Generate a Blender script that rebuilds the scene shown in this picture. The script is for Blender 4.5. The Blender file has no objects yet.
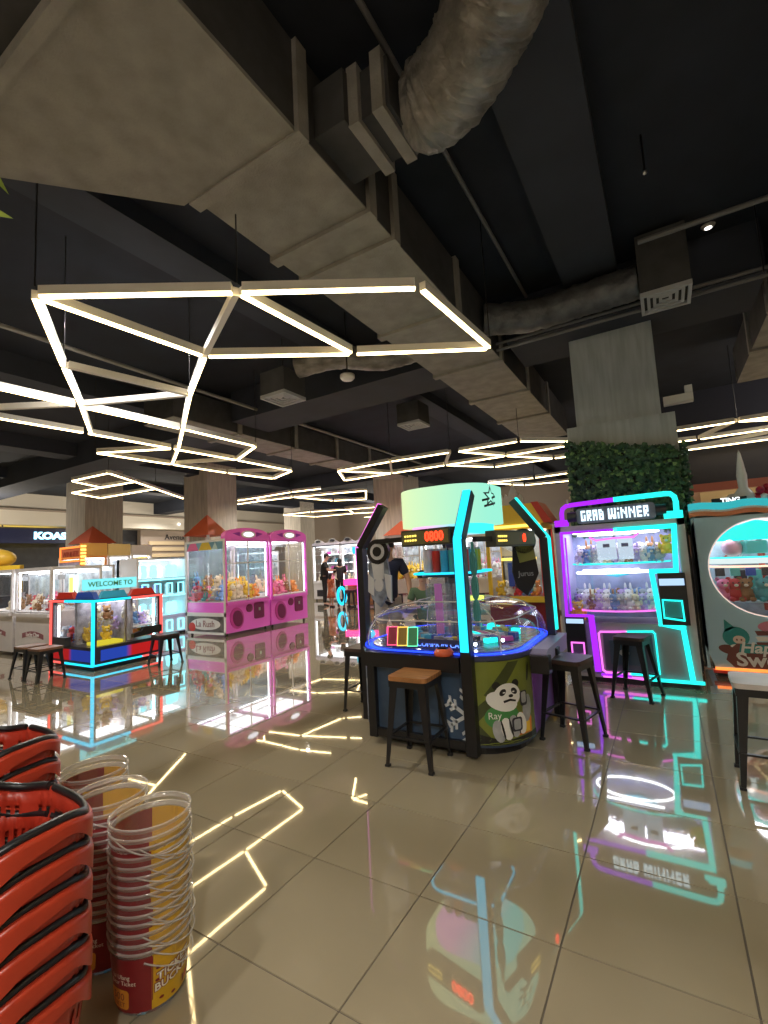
import bpy, bmesh, math, random
from mathutils import Vector, Matrix, Euler
from mathutils.geometry import tessellate_polygon
PI = math.pi
rnd = random.Random(7)
S = bpy.context.scene
COL = S.collection

# ------------------------------------------------------------------ camera, world, exposure
cam_d = bpy.data.cameras.new('camera')
cam = bpy.data.objects.new('camera', cam_d); COL.objects.link(cam)
S.camera = cam
cam_d.sensor_fit = 'VERTICAL'; cam_d.sensor_height = 36.0
cam_d.lens = 465.77 / 1024 * 36.0
cam_d.clip_start = 0.05; cam_d.clip_end = 200
_p, _r, _y = math.radians(5.7653), math.radians(-3.0013), math.radians(-30.8613)
_F = Vector((math.sin(_y)*math.cos(_p), math.cos(_y)*math.cos(_p), math.sin(_p)))
_R0 = Vector((math.cos(_y), -math.sin(_y), 0)); _U0 = _R0.cross(_F)
_R = math.cos(_r)*_R0 + math.sin(_r)*_U0; _U = -math.sin(_r)*_R0 + math.cos(_r)*_U0
cam.matrix_world = Matrix(((_R.x, _U.x, -_F.x, 0), (_R.y, _U.y, -_F.y, 0), (_R.z, _U.z, -_F.z, 1.5), (0, 0, 0, 1)))

W = bpy.data.worlds.new('world'); S.world = W; W.use_nodes = True
W.node_tree.nodes['Background'].inputs[0].default_value = (0.05, 0.055, 0.07, 1)
W.node_tree.nodes['Background'].inputs[1].default_value = 0.3
S.view_settings.view_transform = 'Standard'; S.view_settings.look = 'None'
S.view_settings.gamma = 1.0; S.view_settings.use_curve_mapping = False
S.view_settings.exposure = 0.6
try:
    S.cycles.transparent_max_bounces = 40
    S.cycles.max_bounces = 8
    S.cycles.sample_clamp_indirect = 6.0
    S.cycles.blur_glossy = 0.0
except Exception:
    pass

# light strengths
LED = 8.5        # warm ceiling strips
NEON = 2.0

def area(name, loc, rot, sx, sy, power, col):
    d = bpy.data.lights.new(name, 'AREA'); d.shape = 'RECTANGLE'; d.size = sx; d.size_y = sy
    d.energy = power; d.color = col
    o = bpy.data.objects.new(name, d); COL.objects.link(o); o.location = loc; o.rotation_euler = rot
    return o
# added fill spots brightening the aisles, loosely after the mall's downlights
# small radius, so the polished floor mirrors each added spot only as a dot
def down(loc, power, col=(1, .96, .90), size=.05, angle=2.5):
    d = bpy.data.lights.new('fill_spot', 'SPOT'); d.energy = power; d.color = col; d.spot_size = angle; d.spot_blend = .6; d.shadow_soft_size = size
    o = bpy.data.objects.new('fill_spot', d); COL.objects.link(o); o.location = loc; return o
for x, y, w in ((1.2, -1.6, 230), (-3.6, -1.8, 210), (-1.2, -2.4, 160), (-18.6, 3.5, 300), (-18.8, 9.5, 300), (-20.5, 14, 300), (-15, 15, 260), (-10.5, 12.0, 260), (-5.5, 12.4, 240),
                (-14.2, 4.0, 300), (-2.6, 15.5, 150), (-5.2, 3.0, 200), (4.4, 8.5, 200), (2.2, 4.6, 190), (-10.6, 2.2, 200)):
    down((x, y, 4.5), w)
# added point fill, throwing light on the bulkhead and the far walls
for x, y, z, w in ((-19.5, 6.5, 3.4, 110), (-19.0, 12.6, 3.4, 130), (-19.0, 18.0, 3.4, 140), (-13.5, 21.5, 3.4, 140), (-5.5, 20.5, 3.4, 60), (3.5, 10.6, 4.3, 60)):
    d = bpy.data.lights.new('fill_point', 'POINT'); d.energy = w; d.color = (1, .90, .76); d.shadow_soft_size = .18
    o = bpy.data.objects.new('fill_point', d); COL.objects.link(o); o.location = (x, y, z)

# ------------------------------------------------------------------ materials
MATS = {}
def mat(name, col=(.5,.5,.5), rough=.5, metal=0.0, spec=.5, noise=0.0, nscale=8.0, bump=0.0, bscale=40.0, coat=0.0, col2=None, stretch=None):
    if name in MATS: return MATS[name]
    m = bpy.data.materials.new(name); m.use_nodes = True
    nt = m.node_tree; b = nt.nodes['Principled BSDF']
    b.inputs['Base Color'].default_value = (*col, 1); b.inputs['Roughness'].default_value = rough
    b.inputs['Metallic'].default_value = metal; b.inputs['Specular IOR Level'].default_value = spec
    b.inputs['Coat Weight'].default_value = coat
    tc = nt.nodes.new('ShaderNodeTexCoord')
    src = tc.outputs['Object']
    if stretch:
        mp = nt.nodes.new('ShaderNodeMapping'); mp.inputs['Scale'].default_value = stretch
        nt.links.new(src, mp.inputs[0]); src = mp.outputs[0]
    if noise or col2:
        n = nt.nodes.new('ShaderNodeTexNoise'); n.inputs['Scale'].default_value = nscale; n.inputs['Detail'].default_value = 5
        nt.links.new(src, n.inputs['Vector'])
        r = nt.nodes.new('ShaderNodeValToRGB'); nt.links.new(n.outputs['Fac'], r.inputs[0])
        c2 = col2 or tuple(c*(1-noise) for c in col)
        r.color_ramp.elements[0].position = .35; r.color_ramp.elements[1].position = .65
        r.color_ramp.elements[0].color = (*c2, 1); r.color_ramp.elements[1].color = (*col, 1)
        nt.links.new(r.outputs[0], b.inputs['Base Color'])
    if bump:
        n2 = nt.nodes.new('ShaderNodeTexNoise'); n2.inputs['Scale'].default_value = bscale; n2.inputs['Detail'].default_value = 4
        nt.links.new(src, n2.inputs['Vector'])
        bp = nt.nodes.new('ShaderNodeBump'); bp.inputs['Strength'].default_value = bump; bp.inputs['Distance'].default_value = .02
        nt.links.new(n2.outputs['Fac'], bp.inputs['Height']); nt.links.new(bp.outputs[0], b.inputs['Normal'])
    MATS[name] = m; return m
def emit(name, col, st):
    if name in MATS: return MATS[name]
    m = bpy.data.materials.new(name); m.use_nodes = True; nt = m.node_tree
    nt.nodes.remove(nt.nodes['Principled BSDF'])
    e = nt.nodes.new('ShaderNodeEmission'); e.inputs[0].default_value = (*col, 1); e.inputs[1].default_value = st
    nt.links.new(e.outputs[0], nt.nodes['Material Output'].inputs[0]); MATS[name] = m; return m
def clear(name, tint=(1,1,1), solid=.0, scol=(.9,.9,.9), gl=.9, rough=.03):
    """clear sheet: mostly transparent, fresnel gloss, 'solid' adds some diffuse body"""
    if name in MATS: return MATS[name]
    m = bpy.data.materials.new(name); m.use_nodes = True; nt = m.node_tree; N = nt.nodes; Lk = nt.links
    N.remove(N['Principled BSDF'])
    t = N.new('ShaderNodeBsdfTransparent'); t.inputs[0].default_value = (*tint, 1)
    g = N.new('ShaderNodeBsdfGlossy'); g.inputs['Roughness'].default_value = rough; g.inputs[0].default_value = (gl, gl, gl, 1)
    lw = N.new('ShaderNodeLayerWeight'); pw = N.new('ShaderNodeMath'); pw.operation = 'POWER'; pw.inputs[1].default_value = 4.0
    ml = N.new('ShaderNodeMath'); ml.operation = 'MULTIPLY_ADD'; ml.inputs[1].default_value = .55; ml.inputs[2].default_value = .035
    Lk.new(lw.outputs['Facing'], pw.inputs[0]); Lk.new(pw.outputs[0], ml.inputs[0])
    mx = N.new('ShaderNodeMixShader'); Lk.new(ml.outputs[0], mx.inputs[0])
    if solid:
        d = N.new('ShaderNodeBsdfDiffuse'); d.inputs[0].default_value = (*scol, 1)
        m2 = N.new('ShaderNodeMixShader'); m2.inputs[0].default_value = solid
        Lk.new(t.outputs[0], m2.inputs[1]); Lk.new(d.outputs[0], m2.inputs[2]); Lk.new(m2.outputs[0], mx.inputs[1])
    else: Lk.new(t.outputs[0], mx.inputs[1])
    Lk.new(g.outputs[0], mx.inputs[2]); Lk.new(mx.outputs[0], N['Material Output'].inputs[0])
    MATS[name] = m; return m
def emit_mix(name, c1, c2, axis, a, b, st):
    """lit sheet whose colour runs from c1 to c2 along an object axis"""
    if name in MATS: return MATS[name]
    m = bpy.data.materials.new(name); m.use_nodes = True; nt = m.node_tree; N = nt.nodes; Lk = nt.links
    N.remove(N['Principled BSDF'])
    tc = N.new('ShaderNodeTexCoord'); sp = N.new('ShaderNodeSeparateXYZ'); Lk.new(tc.outputs['Object'], sp.inputs[0])
    mr = N.new('ShaderNodeMapRange'); mr.inputs[1].default_value = a; mr.inputs[2].default_value = b
    Lk.new(sp.outputs[axis], mr.inputs[0])
    r = N.new('ShaderNodeValToRGB'); r.color_ramp.elements[0].color = (*c1, 1); r.color_ramp.elements[1].color = (*c2, 1)
    Lk.new(mr.outputs[0], r.inputs[0])
    e = N.new('ShaderNodeEmission'); e.inputs[1].default_value = st; Lk.new(r.outputs[0], e.inputs[0])
    Lk.new(e.outputs[0], N['Material Output'].inputs[0]); MATS[name] = m; return m

m_led = emit('warm_led', (1, .75, .36), LED)
m_white_led = emit('white_led', (.93, .97, 1), 5.0)
m_soft_led = emit('soft_led', (1, .93, .82), 3.0)
m_teal = emit('teal_neon', (.012, .52, .45), NEON)
m_purple = emit('purple_neon', (.17, .010, .46), NEON)
m_pinkneon = emit('pink_neon', (.50, .09, .42), NEON)
m_cyan = emit('cyan_neon', (.012, .38, .58), NEON)
m_redneon = emit('red_neon', (.60, .06, .05), NEON)
m_orangeneon = emit('orange_neon', (.60, .15, .03), NEON)
m_blueneon = emit('blue_neon', (.02, .06, 1), 1.6)
m_digits = emit('red_digits', (1, .03, .01), 3.5)
m_yellowlit = emit('yellow_lit', (1, .72, .12), 1.4)
m_glow_text = emit('ice_white_text', (.80, .96, 1), 4.5)
m_black = mat('black_metal', (.012, .012, .015), .35, .0, .5)
m_blackmatte = mat('black_matte', (.015, .015, .018), .7)
m_dark = mat('dark_panel', (.03, .03, .045), .3)
m_white = mat('white_panel', (.78, .77, .78), .35)
m_offwhite = mat('offwhite_panel', (.70, .66, .66), .4, noise=.06)
m_steel = mat('steel', (.55, .55, .57), .3, .9)
m_glass = clear('clear_glass')
m_pink = mat('pink_panel', (.95, .17, .86), .3, coat=.3)
m_pinkd = mat('deep_pink_panel', (.62, .06, .42), .35)
m_orange = mat('orange_panel', (.85, .30, .06), .4)
m_red = mat('red_panel', (.62, .035, .02), .4)
m_yellow = mat('yellow_panel', (.85, .55, .04), .4)
m_blue = mat('blue_panel', (.03, .10, .55), .4)
m_wood = mat('stool_wood', (.45, .20, .07), .45, noise=.45, nscale=5, stretch=(1, 9, 1))
m_concrete = mat('concrete_cladding', (.54, .49, .42), .75, noise=.25, nscale=3, stretch=(5, 5, .5), bump=.15, bscale=12)
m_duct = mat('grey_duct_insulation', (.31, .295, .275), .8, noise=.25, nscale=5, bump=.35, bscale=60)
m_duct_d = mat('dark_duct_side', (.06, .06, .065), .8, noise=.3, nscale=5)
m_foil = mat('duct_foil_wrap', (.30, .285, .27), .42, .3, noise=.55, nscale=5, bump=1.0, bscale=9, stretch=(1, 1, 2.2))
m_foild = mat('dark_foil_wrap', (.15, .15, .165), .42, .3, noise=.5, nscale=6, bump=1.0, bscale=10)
m_skin = mat('skin', (.60, .36, .25), .55)
m_hair = mat('black_hair', (.012, .010, .010), .5)

# ------------------------------------------------------------------ mesh helpers
def V(*a): return Vector(a)
class MB:
    def __init__(s): s.v = []; s.f = []; s.mi = []; s.sm = []
    def add(s, vs, fs, mi=0, smooth=False, M=None):
        o = len(s.v)
        for p in vs:
            p = Vector(p); s.v.append(M @ p if M else p)
        for f in fs: s.f.append([i+o for i in f]); s.mi.append(mi); s.sm.append(smooth)
        return s
    def box(s, c, d, mi=0, rz=0, taper=None, M=None):
        x, y, z = d[0]/2, d[1]/2, d[2]/2; t = taper or (1, 1)
        vs = [(-x,-y,-z),(x,-y,-z),(x,y,-z),(-x,y,-z),(-x*t[0],-y*t[1],z),(x*t[0],-y*t[1],z),(x*t[0],y*t[1],z),(-x*t[0],y*t[1],z)]
        Mm = Matrix.Translation(c) @ Matrix.Rotation(rz, 4, 'Z')
        if M: Mm = M @ Mm
        return s.add(vs, [(0,3,2,1),(4,5,6,7),(0,1,5,4),(1,2,6,5),(2,3,7,6),(3,0,4,7)], mi, False, Mm)
    def b2(s, x0, x1, y0, y1, z0, z1, mi=0):
        return s.box(((x0+x1)/2, (y0+y1)/2, (z0+z1)/2), (abs(x1-x0), abs(y1-y0), abs(z1-z0)), mi)
    def rbox(s, c, d, r, mi=0, n=4, M=None, axis='Z'):
        """box with rounded vertical edges (around axis)"""
        dx, dy, dz = d
        if axis == 'Y': dx, dy, dz = d[0], d[2], d[1]
        if axis == 'X': dx, dy, dz = d[1], d[2], d[0]
        r = min(r, dx/2-1e-4, dy/2-1e-4)
        poly = rrect(dx, dy, r, n)
        return s.prism(poly, -dz/2, dz/2, mi, Matrix.Translation(c) @ {'Z': Matrix(), 'Y': Matrix.Rotation(PI/2, 4, 'X'), 'X': Matrix(((0,0,1,0),(1,0,0,0),(0,1,0,0),(0,0,0,1)))}[axis] if not M else M @ Matrix.Translation(c), r > .004)
    def prism(s, poly, z0, z1, mi=0, M=None, smooth=False, s1=1.0):
        n = len(poly)
        vs = [(p[0], p[1], z0) for p in poly] + [(p[0]*s1, p[1]*s1, z1) for p in poly]
        s.add(vs, [(i, (i+1) % n, n+(i+1) % n, n+i) for i in range(n)], mi, smooth, M)
        vb = [(p[0], p[1], z0) for p in poly]; vt = [(p[0]*s1, p[1]*s1, z1) for p in poly]
        if n <= 4 or convex(poly):
            s.add(vb, [tuple(reversed(range(n)))], mi, False, M); s.add(vt, [tuple(range(n))], mi, False, M)
        else:
            tr = tessellate_polygon([[Vector((p[0], p[1], 0)) for p in poly]])
            s.add(vb, [t for t in tr], mi, False, M); s.add(vt, [t for t in tr], mi, False, M)
        return s
    def cyl(s, p0, p1, r0, r1=None, n=12, mi=0, caps=True, smooth=True):
        p0, p1 = Vector(p0), Vector(p1); r1 = r0 if r1 is None else r1
        d = (p1-p0).normalized(); a = d.orthogonal().normalized(); b = d.cross(a)
        vs = [p0+(a*math.cos(2*PI*i/n)+b*math.sin(2*PI*i/n))*r0 for i in range(n)] + [p1+(a*math.cos(2*PI*i/n)+b*math.sin(2*PI*i/n))*r1 for i in range(n)]
        s.add(vs, [(i, (i+1) % n, n+(i+1) % n, n+i) for i in range(n)], mi, smooth)
        if caps:
            s.add(vs[:n], [tuple(reversed(range(n)))], mi); s.add(vs[n:], [tuple(range(n))], mi)
        return s
    def tube(s, path, r, n=8, mi=0, closed=False, caps=True, rf=None, up=None):
        P = [Vector(p) for p in path]; k = len(P); vs = []
        prev = None
        for i in range(k):
            a = P[i-1] if (i > 0 or closed) else P[i]; b = P[(i+1) % k] if (i < k-1 or closed) else P[i]
            d = (b-a).normalized()
            if prev is None: u = (Vector(up) if up else d.orthogonal()); u = (u-d*u.dot(d)).normalized()
            else: u = (prev-d*prev.dot(d)).normalized()
            prev = u; w = d.cross(u)
            for j in range(n):
                t = 2*PI*j/n; rr = (rf(i, j) if rf else 1)*(r if not hasattr(r, '__len__') else r[i])
                vs.append(P[i]+(u*math.cos(t)+w*math.sin(t))*rr)
        fs = []
        for i in range(k if closed else k-1):
            for j in range(n):
                fs.append((i*n+j, i*n+(j+1) % n, ((i+1) % k)*n+(j+1) % n, ((i+1) % k)*n+j))
        s.add(vs, fs, mi, True)
        if caps and not closed:
            s.add(vs[:n], [tuple(reversed(range(n)))], mi); s.add(vs[-n:], [tuple(range(n))], mi)
        return s
    def bar(s, p0, p1, w, h, mi=0, up=(0, 0, 1)):
        """square bar from p0 to p1"""
        p0, p1 = Vector(p0), Vector(p1); d = (p1-p0).normalized(); u = Vector(up); u = (u-d*u.dot(d))
        u = u.normalized() if u.length > 1e-5 else d.orthogonal().normalized()
        a = d.cross(u)
        q = [(-w/2, -h/2), (w/2, -h/2), (w/2, h/2), (-w/2, h/2)]
        vs = [p0+a*x+u*y for x, y in q]+[p1+a*x+u*y for x, y in q]
        return s.add(vs, [(0,1,2,3),(7,6,5,4),(0,4,5,1),(1,5,6,2),(2,6,7,3),(3,7,4,0)], mi)
    def strip(s, path, w, h, mi=0, up=(0, -1, 0)):
        for a, b in zip(path[:-1], path[1:]):
            A, B = Vector(a), Vector(b); d = (B-A).normalized()*w/2
            s.bar(A-d, B+d, w, h, mi, up)
        return s
    def lathe(s, prof, n=24, mi=0, c=(0, 0, 0), smooth=True, sx=1, sy=1):
        k = len(prof); vs = []
        for r, z in prof:
            for j in range(n):
                t = 2*PI*j/n; vs.append((c[0]+r*sx*math.cos(t), c[1]+r*sy*math.sin(t), c[2]+z))
        fs = [(i*n+j, i*n+(j+1) % n, (i+1)*n+(j+1) % n, (i+1)*n+j) for i in range(k-1) for j in range(n)]
        return s.add(vs, fs, mi, smooth)
    def ball(s, c, r, mi=0, n=10, m=7, M=None):
        r = (r, r, r) if not hasattr(r, '__len__') else r
        vs = [(c[0], c[1], c[2]-r[2])]
        for i in range(1, m):
            t = PI*i/m-PI/2
            for j in range(n):
                a = 2*PI*j/n; vs.append((c[0]+r[0]*math.cos(t)*math.cos(a), c[1]+r[1]*math.cos(t)*math.sin(a), c[2]+r[2]*math.sin(t)))
        vs.append((c[0], c[1], c[2]+r[2])); L = len(vs)-1
        fs = [(0, 1+(j+1) % n, 1+j) for j in range(n)]
        for i in range(m-2):
            for j in range(n): fs.append((1+i*n+j, 1+i*n+(j+1) % n, 1+(i+1)*n+(j+1) % n, 1+(i+1)*n+j))
        fs += [(L, 1+(m-2)*n+j, 1+(m-2)*n+(j+1) % n) for j in range(n)]
        return s.add(vs, fs, mi, True, M)
    def build(s, name, mats, parent=None, loc=None, rz=0, bevel=0):
        me = bpy.data.meshes.new(name)
        me.from_pydata([tuple(p) for p in s.v], [], s.f)
        for mm in (mats if isinstance(mats, (list, tuple)) else [mats]): me.materials.append(mm)
        me.polygons.foreach_set('material_index', s.mi); me.polygons.foreach_set('use_smooth', s.sm)
        bm = bmesh.new(); bm.from_mesh(me); bmesh.ops.recalc_face_normals(bm, faces=bm.faces); bm.to_mesh(me); bm.free()
        me.update()
        o = bpy.data.objects.new(name, me); COL.objects.link(o)
        if parent: o.parent = parent
        if loc: o.location = loc
        o.rotation_euler[2] = rz
        if bevel:
            b = o.modifiers.new('bevel', 'BEVEL'); b.width = bevel; b.segments = 2; b.limit_method = 'ANGLE'
        return o
def rrect(w, h, r, n=4):
    out = []
    for k, (sx, sy) in enumerate([(1,1),(-1,1),(-1,-1),(1,-1)]):
        for i in range(n+1):
            a = k*PI/2+PI/2*i/n; out.append((sx*(w/2-r)+r*math.cos(a), sy*(h/2-r)+r*math.sin(a)))
    return out
def ell(cx, cy, rx, ry, n=20, rot=0):
    c, s = math.cos(rot), math.sin(rot)
    return [(cx+rx*math.cos(2*PI*i/n)*c-ry*math.sin(2*PI*i/n)*s, cy+rx*math.cos(2*PI*i/n)*s+ry*math.sin(2*PI*i/n)*c) for i in range(n)]
def convex(p):
    n = len(p); sg = 0
    for i in range(n):
        a, b, c = p[i], p[(i+1) % n], p[(i+2) % n]
        cr = (b[0]-a[0])*(c[1]-b[1])-(b[1]-a[1])*(c[0]-b[0])
        if abs(cr) > 1e-9:
            if sg == 0: sg = cr
            elif sg*cr < 0: return False
    return True
def FR(origin, xdir, ydir):
    """frame: 2D poly coordinates -> plane with x along xdir, y along ydir, z outward"""
    x, y = Vector(xdir), Vector(ydir); z = x.cross(y)
    return Matrix(((x.x,y.x,z.x,origin[0]),(x.y,y.y,z.y,origin[1]),(x.z,y.z,z.z,origin[2]),(0,0,0,1)))
def decal(name, poly, m, parent, fmap, lift, cuts=0):
    """flat print bent onto a surface; fmap(u, v, d) -> point"""
    bm = bmesh.new(); vs = [bm.verts.new((p[0], p[1], 0)) for p in poly]
    bm.faces.new(vs); bmesh.ops.triangulate(bm, faces=bm.faces[:])
    if cuts: bmesh.ops.subdivide_edges(bm, edges=bm.edges[:], cuts=cuts, use_grid_fill=True)
    for v in bm.verts: v.co = fmap(v.co.x, v.co.y, lift)
    bmesh.ops.recalc_face_normals(bm, faces=bm.faces)
    me = bpy.data.meshes.new(name); bm.to_mesh(me); bm.free(); me.materials.append(m)
    o = bpy.data.objects.new(name, me); COL.objects.link(o); o.parent = parent
    return o
def text(name, body, size, m, parent, M, ext=.004, bold=0.0, sx=1.0, align='CENTER', shear=0.0):
    c = bpy.data.curves.new(name, 'FONT'); c.body = body; c.size = size; c.extrude = ext; c.offset = bold
    c.align_x = align; c.align_y = 'CENTER'; c.resolution_u = 3; c.shear = shear; c.materials.append(m)
    o = bpy.data.objects.new(name, c); COL.objects.link(o); me = bpy.data.meshes.new_from_object(o); bpy.data.objects.remove(o)
    me.materials.clear(); me.materials.append(m)
    o = bpy.data.objects.new(name, me); COL.objects.link(o); o.parent = parent
    o.matrix_local = M @ Matrix.Diagonal((sx, 1, 1, 1)); return o
def thing(name, label, cat, loc=(0, 0, 0), rz=0, group=None):
    o = bpy.data.objects.new(name, None); COL.objects.link(o); o.empty_display_size = .1
    o.location = loc; o.rotation_euler[2] = rz
    return tag(o, label, cat, group)
def tag(o, label, cat, group=None):
    o['label'] = label; o['category'] = cat
    if group: o['group'] = group
    return o
def struct(o): o['kind'] = 'structure'; return o
def stuff(o): o['kind'] = 'stuff'; return o
def copy_thing(src, loc, rz, label=None, group=None):
    def cp(o, par):
        c = o.copy(); COL.objects.link(c); c.parent = par
        for ch in o.children: cp(ch, c)
        return c
    r = cp(src, None); r.location = loc; r.rotation_euler[2] = rz
    if label: r['label'] = label
    if group: r['group'] = group
    return r
FX = FR((0,0,0), (1,0,0), (0,0,1))           # a face that looks to -Y
def front(x, y, z): return FR((x, y, z), (1,0,0), (0,0,1))
def right(x, y, z): return FR((x, y, z), (0,1,0), (0,0,1))     # a face that looks to +X
def left(x, y, z): return FR((x, y, z), (0,-1,0), (0,0,1))

# ------------------------------------------------------------------ room shell
T = 0.6
m_tile = mat('polished_beige_tile', (.39, .335, .23), .05, 0, .6, noise=.10, nscale=1.2, coat=1.0)
m_tile.node_tree.nodes['Principled BSDF'].inputs['Coat Roughness'].default_value = .012; m_tile.node_tree.nodes['Principled BSDF'].inputs['Coat IOR'].default_value = 1.62
m_grout = mat('tile_grout', (.12, .10, .08), .7)
m_ceil = mat('ceiling_black_paint', (.016, .021, .035), .9, noise=.3, nscale=2)
m_beam = mat('beam_black_paint', (.030, .036, .054), .85, noise=.2, nscale=2)
m_cream = mat('cream_plaster', (.74, .68, .57), .7)
m_brown = mat('brown_wall', (.38, .31, .25), .7)
m_shopdark = mat('dark_shop_interior', (.03, .03, .035), .6, noise=.5, nscale=3)

floor = struct(MB().b2(-23.2, 6.2, -3.2, 24.2, -.12, -.004).build('floor', m_grout))
def tile_mesh():
    h = T/2-.0016; e = .0022
    mb = MB().add([(-h,-h,-.008),(h,-h,-.008),(h,h,-.008),(-h,h,-.008),(-h+e,-h+e,0),(h-e,-h+e,0),(h-e,h-e,0),(-h+e,h-e,0)],
                  [(4,5,6,7),(0,1,5,4),(1,2,6,5),(2,3,7,6),(3,0,4,7)])
    return mb
cells = []
for i in range(-4, 39):
    for j in range(-37, 9):
        x, y = (j-1.815+.5)*T, (i+2.261+.5)*T
        d = Vector((x, y, -1.5)); z = d.dot(_F)
        inview = z > .4 and abs(d.dot(_R)/z) < .95 and d.dot(_U)/z > -1.45
        cells.append((not inview, d.length, x, y))
cells.sort()
t0 = tile_mesh().build('tile', m_tile, floor)
for k, (a, b, x, y) in enumerate(cells[:296]):
    o = t0 if k == 0 else t0.copy()
    if k: COL.objects.link(o); o.parent = floor
    o.location = (x, y, 0)
mb = MB(); tm = tile_mesh()
for a, b, x, y in cells[296:]:
    mb.add([(p.x+x, p.y+y, p.z) for p in tm.v], tm.f)
stuff(mb.build('tile_field', m_tile, floor))

struct(MB().b2(-23.2, 6.2, -3.2, 24.2, 4.95, 5.1).build('ceiling', m_ceil))
struct(MB().b2(6, 6.2, -3.2, 24.2, 0, 4.95).build('wall_right', m_brown))
struct(MB().b2(-23.2, 6.2, -3.2, -3, 0, 4.95).build('wall_front', m_cream))
struct(MB().b2(-23.2, 6.2, 24, 24.2, 0, 4.95).build('wall_back', m_brown))
# mall side: a deep cream bulkhead over dark shop fronts
wl = struct(MB().b2(-23.2, -23, -3.2, 24.2, 0, 4.95).build('wall_left', m_shopdark))
MB().b2(-23, -22.3, -3, 24, 4.28, 4.95).build('bulkhead', m_cream, wl)
MB().b2(-23, -22.0, -3, 24, 3.62, 4.25).build('bulkhead', m_cream, wl)
MB().b2(-22.02, -21.97, -3, 24, 4.20, 4.28).build('shadow_line', m_brown, wl)
for y in (7.2, 11.8, 15.5, 19):
    MB().cyl((-21.95, y, 3.9), (-21.9, y, 3.9), .055, n=12).build('downlight', m_soft_led, wl)
MB().b2(-22.9, -22.5, 5, 10, 3.25, 3.35).build('light_cove', m_yellowlit, wl)
MB().b2(-22.9, -22.4, 5, 7.6, 2.75, 2.8).build('light_cove', m_soft_led, wl)
for y0, y1 in ((12.2, 15.0), (15.1, 22.3)):
    MB().b2(-22.9, -22.6, y0+1.6, y1+1.6, 2.2, 3.6).build('shop_fascia', mat('taupe_fascia', (.30, .24, .19), .6), wl)
for z in (2.3, 2.62, 2.94):
    MB().b2(-22.6, -22.5, 14.2, 17.4, z-.09, z+.09).build('slat', mat('oak_slat', (.55, .42, .25), .5), wl)
text('shop_lettering', 'Avenue', .42, m_blackmatte, wl, right(-22.58, 15.75, 3.25), .01)
# partition behind the right hand machines
pw = struct(MB().b2(-.2, 6, 12.6, 12.8, 0, 4.95).build('wall_right_1', mat('navy_wall', (.018, .020, .036), .8)))
MB().b2(-.2, 6, 12.52, 12.6, 2.62, 2.80).build('red_band', mat('red_brown_band', (.22, .06, .05), .6), pw)
MB().b2(-.2, 6, 12.50, 12.6, 1.2, 2.62).build('brown_panel', mat('light_brown_panel', (.42, .26, .20), .6), pw)
MB().b2(.76, 6, 12.45, 12.5, 2.25, 2.60).build('cream_panel', mat('cream_panel', (.70, .55, .33), .6), pw)
for nm in ('left', 'back'):
    struct(MB().b2(-22.98, -22.94, -3, 24, 0, .12).build('baseboard_left', m_blackmatte) if nm == 'left' else MB().b2(-23, 6, 23.94, 23.98, 0, .12).build('baseboard_back', m_blackmatte))

def beam(x0, x1, y0, y1, z): return struct(MB().b2(x0, x1, y0, y1, z, 4.95).build('ceiling_beam', m_beam))
beam(-.78, -.18, -3, 6.15, 4.75); beam(-4.40, -3.94, -3, 24, 4.75); beam(3.2, 3.7, -3, 12.6, 4.6)
beam(-8.9, -8.3, -3, 24, 4.6); beam(-13.6, -13.0, -3, 24, 4.6); beam(-17.8, -17.2, -3, 24, 4.6)
for a, b in ((-23, -8.2), (-7.1, -2.85), (-1.6, 1.2), (2.3, 6)): beam(a, b, 6.2, 7.2, 4.35)
beam(-23, 6, 14.3, 15.0, 4.4)

# pillars
def pillar(cx, cy, s, h=4.95):
    o = struct(MB().b2(cx-s/2, cx+s/2, cy-s/2, cy+s/2, 0, h).build('pillar', m_concrete))
    return o
pillar(-16.2, 8.3, 1.2); pillar(-13.2, 10.55, 1.2); pillar(-17.8, 20.3, 1.2); pillar(-8.13, 14.56, 1.2)
m_pil_d = mat('grey_cladding', (.45, .49, .53), .7, noise=.22, nscale=3, stretch=(6, 6, .6))
pr_ = struct(MB().b2(-.88, .11, 6.68, 7.7, 0, 4.35).build('pillar', m_pil_d))
mb = MB()
mb.prism([(-1.0, 2.6), (.25, 2.6), (.25, 3.11), (-1.0, 3.13)], -7.75, -6.62, 0, FR((0,0,0), (1,0,0), (0,0,1)))
mb.build('cladding_panel', m_pil_d, pr_)

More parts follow.
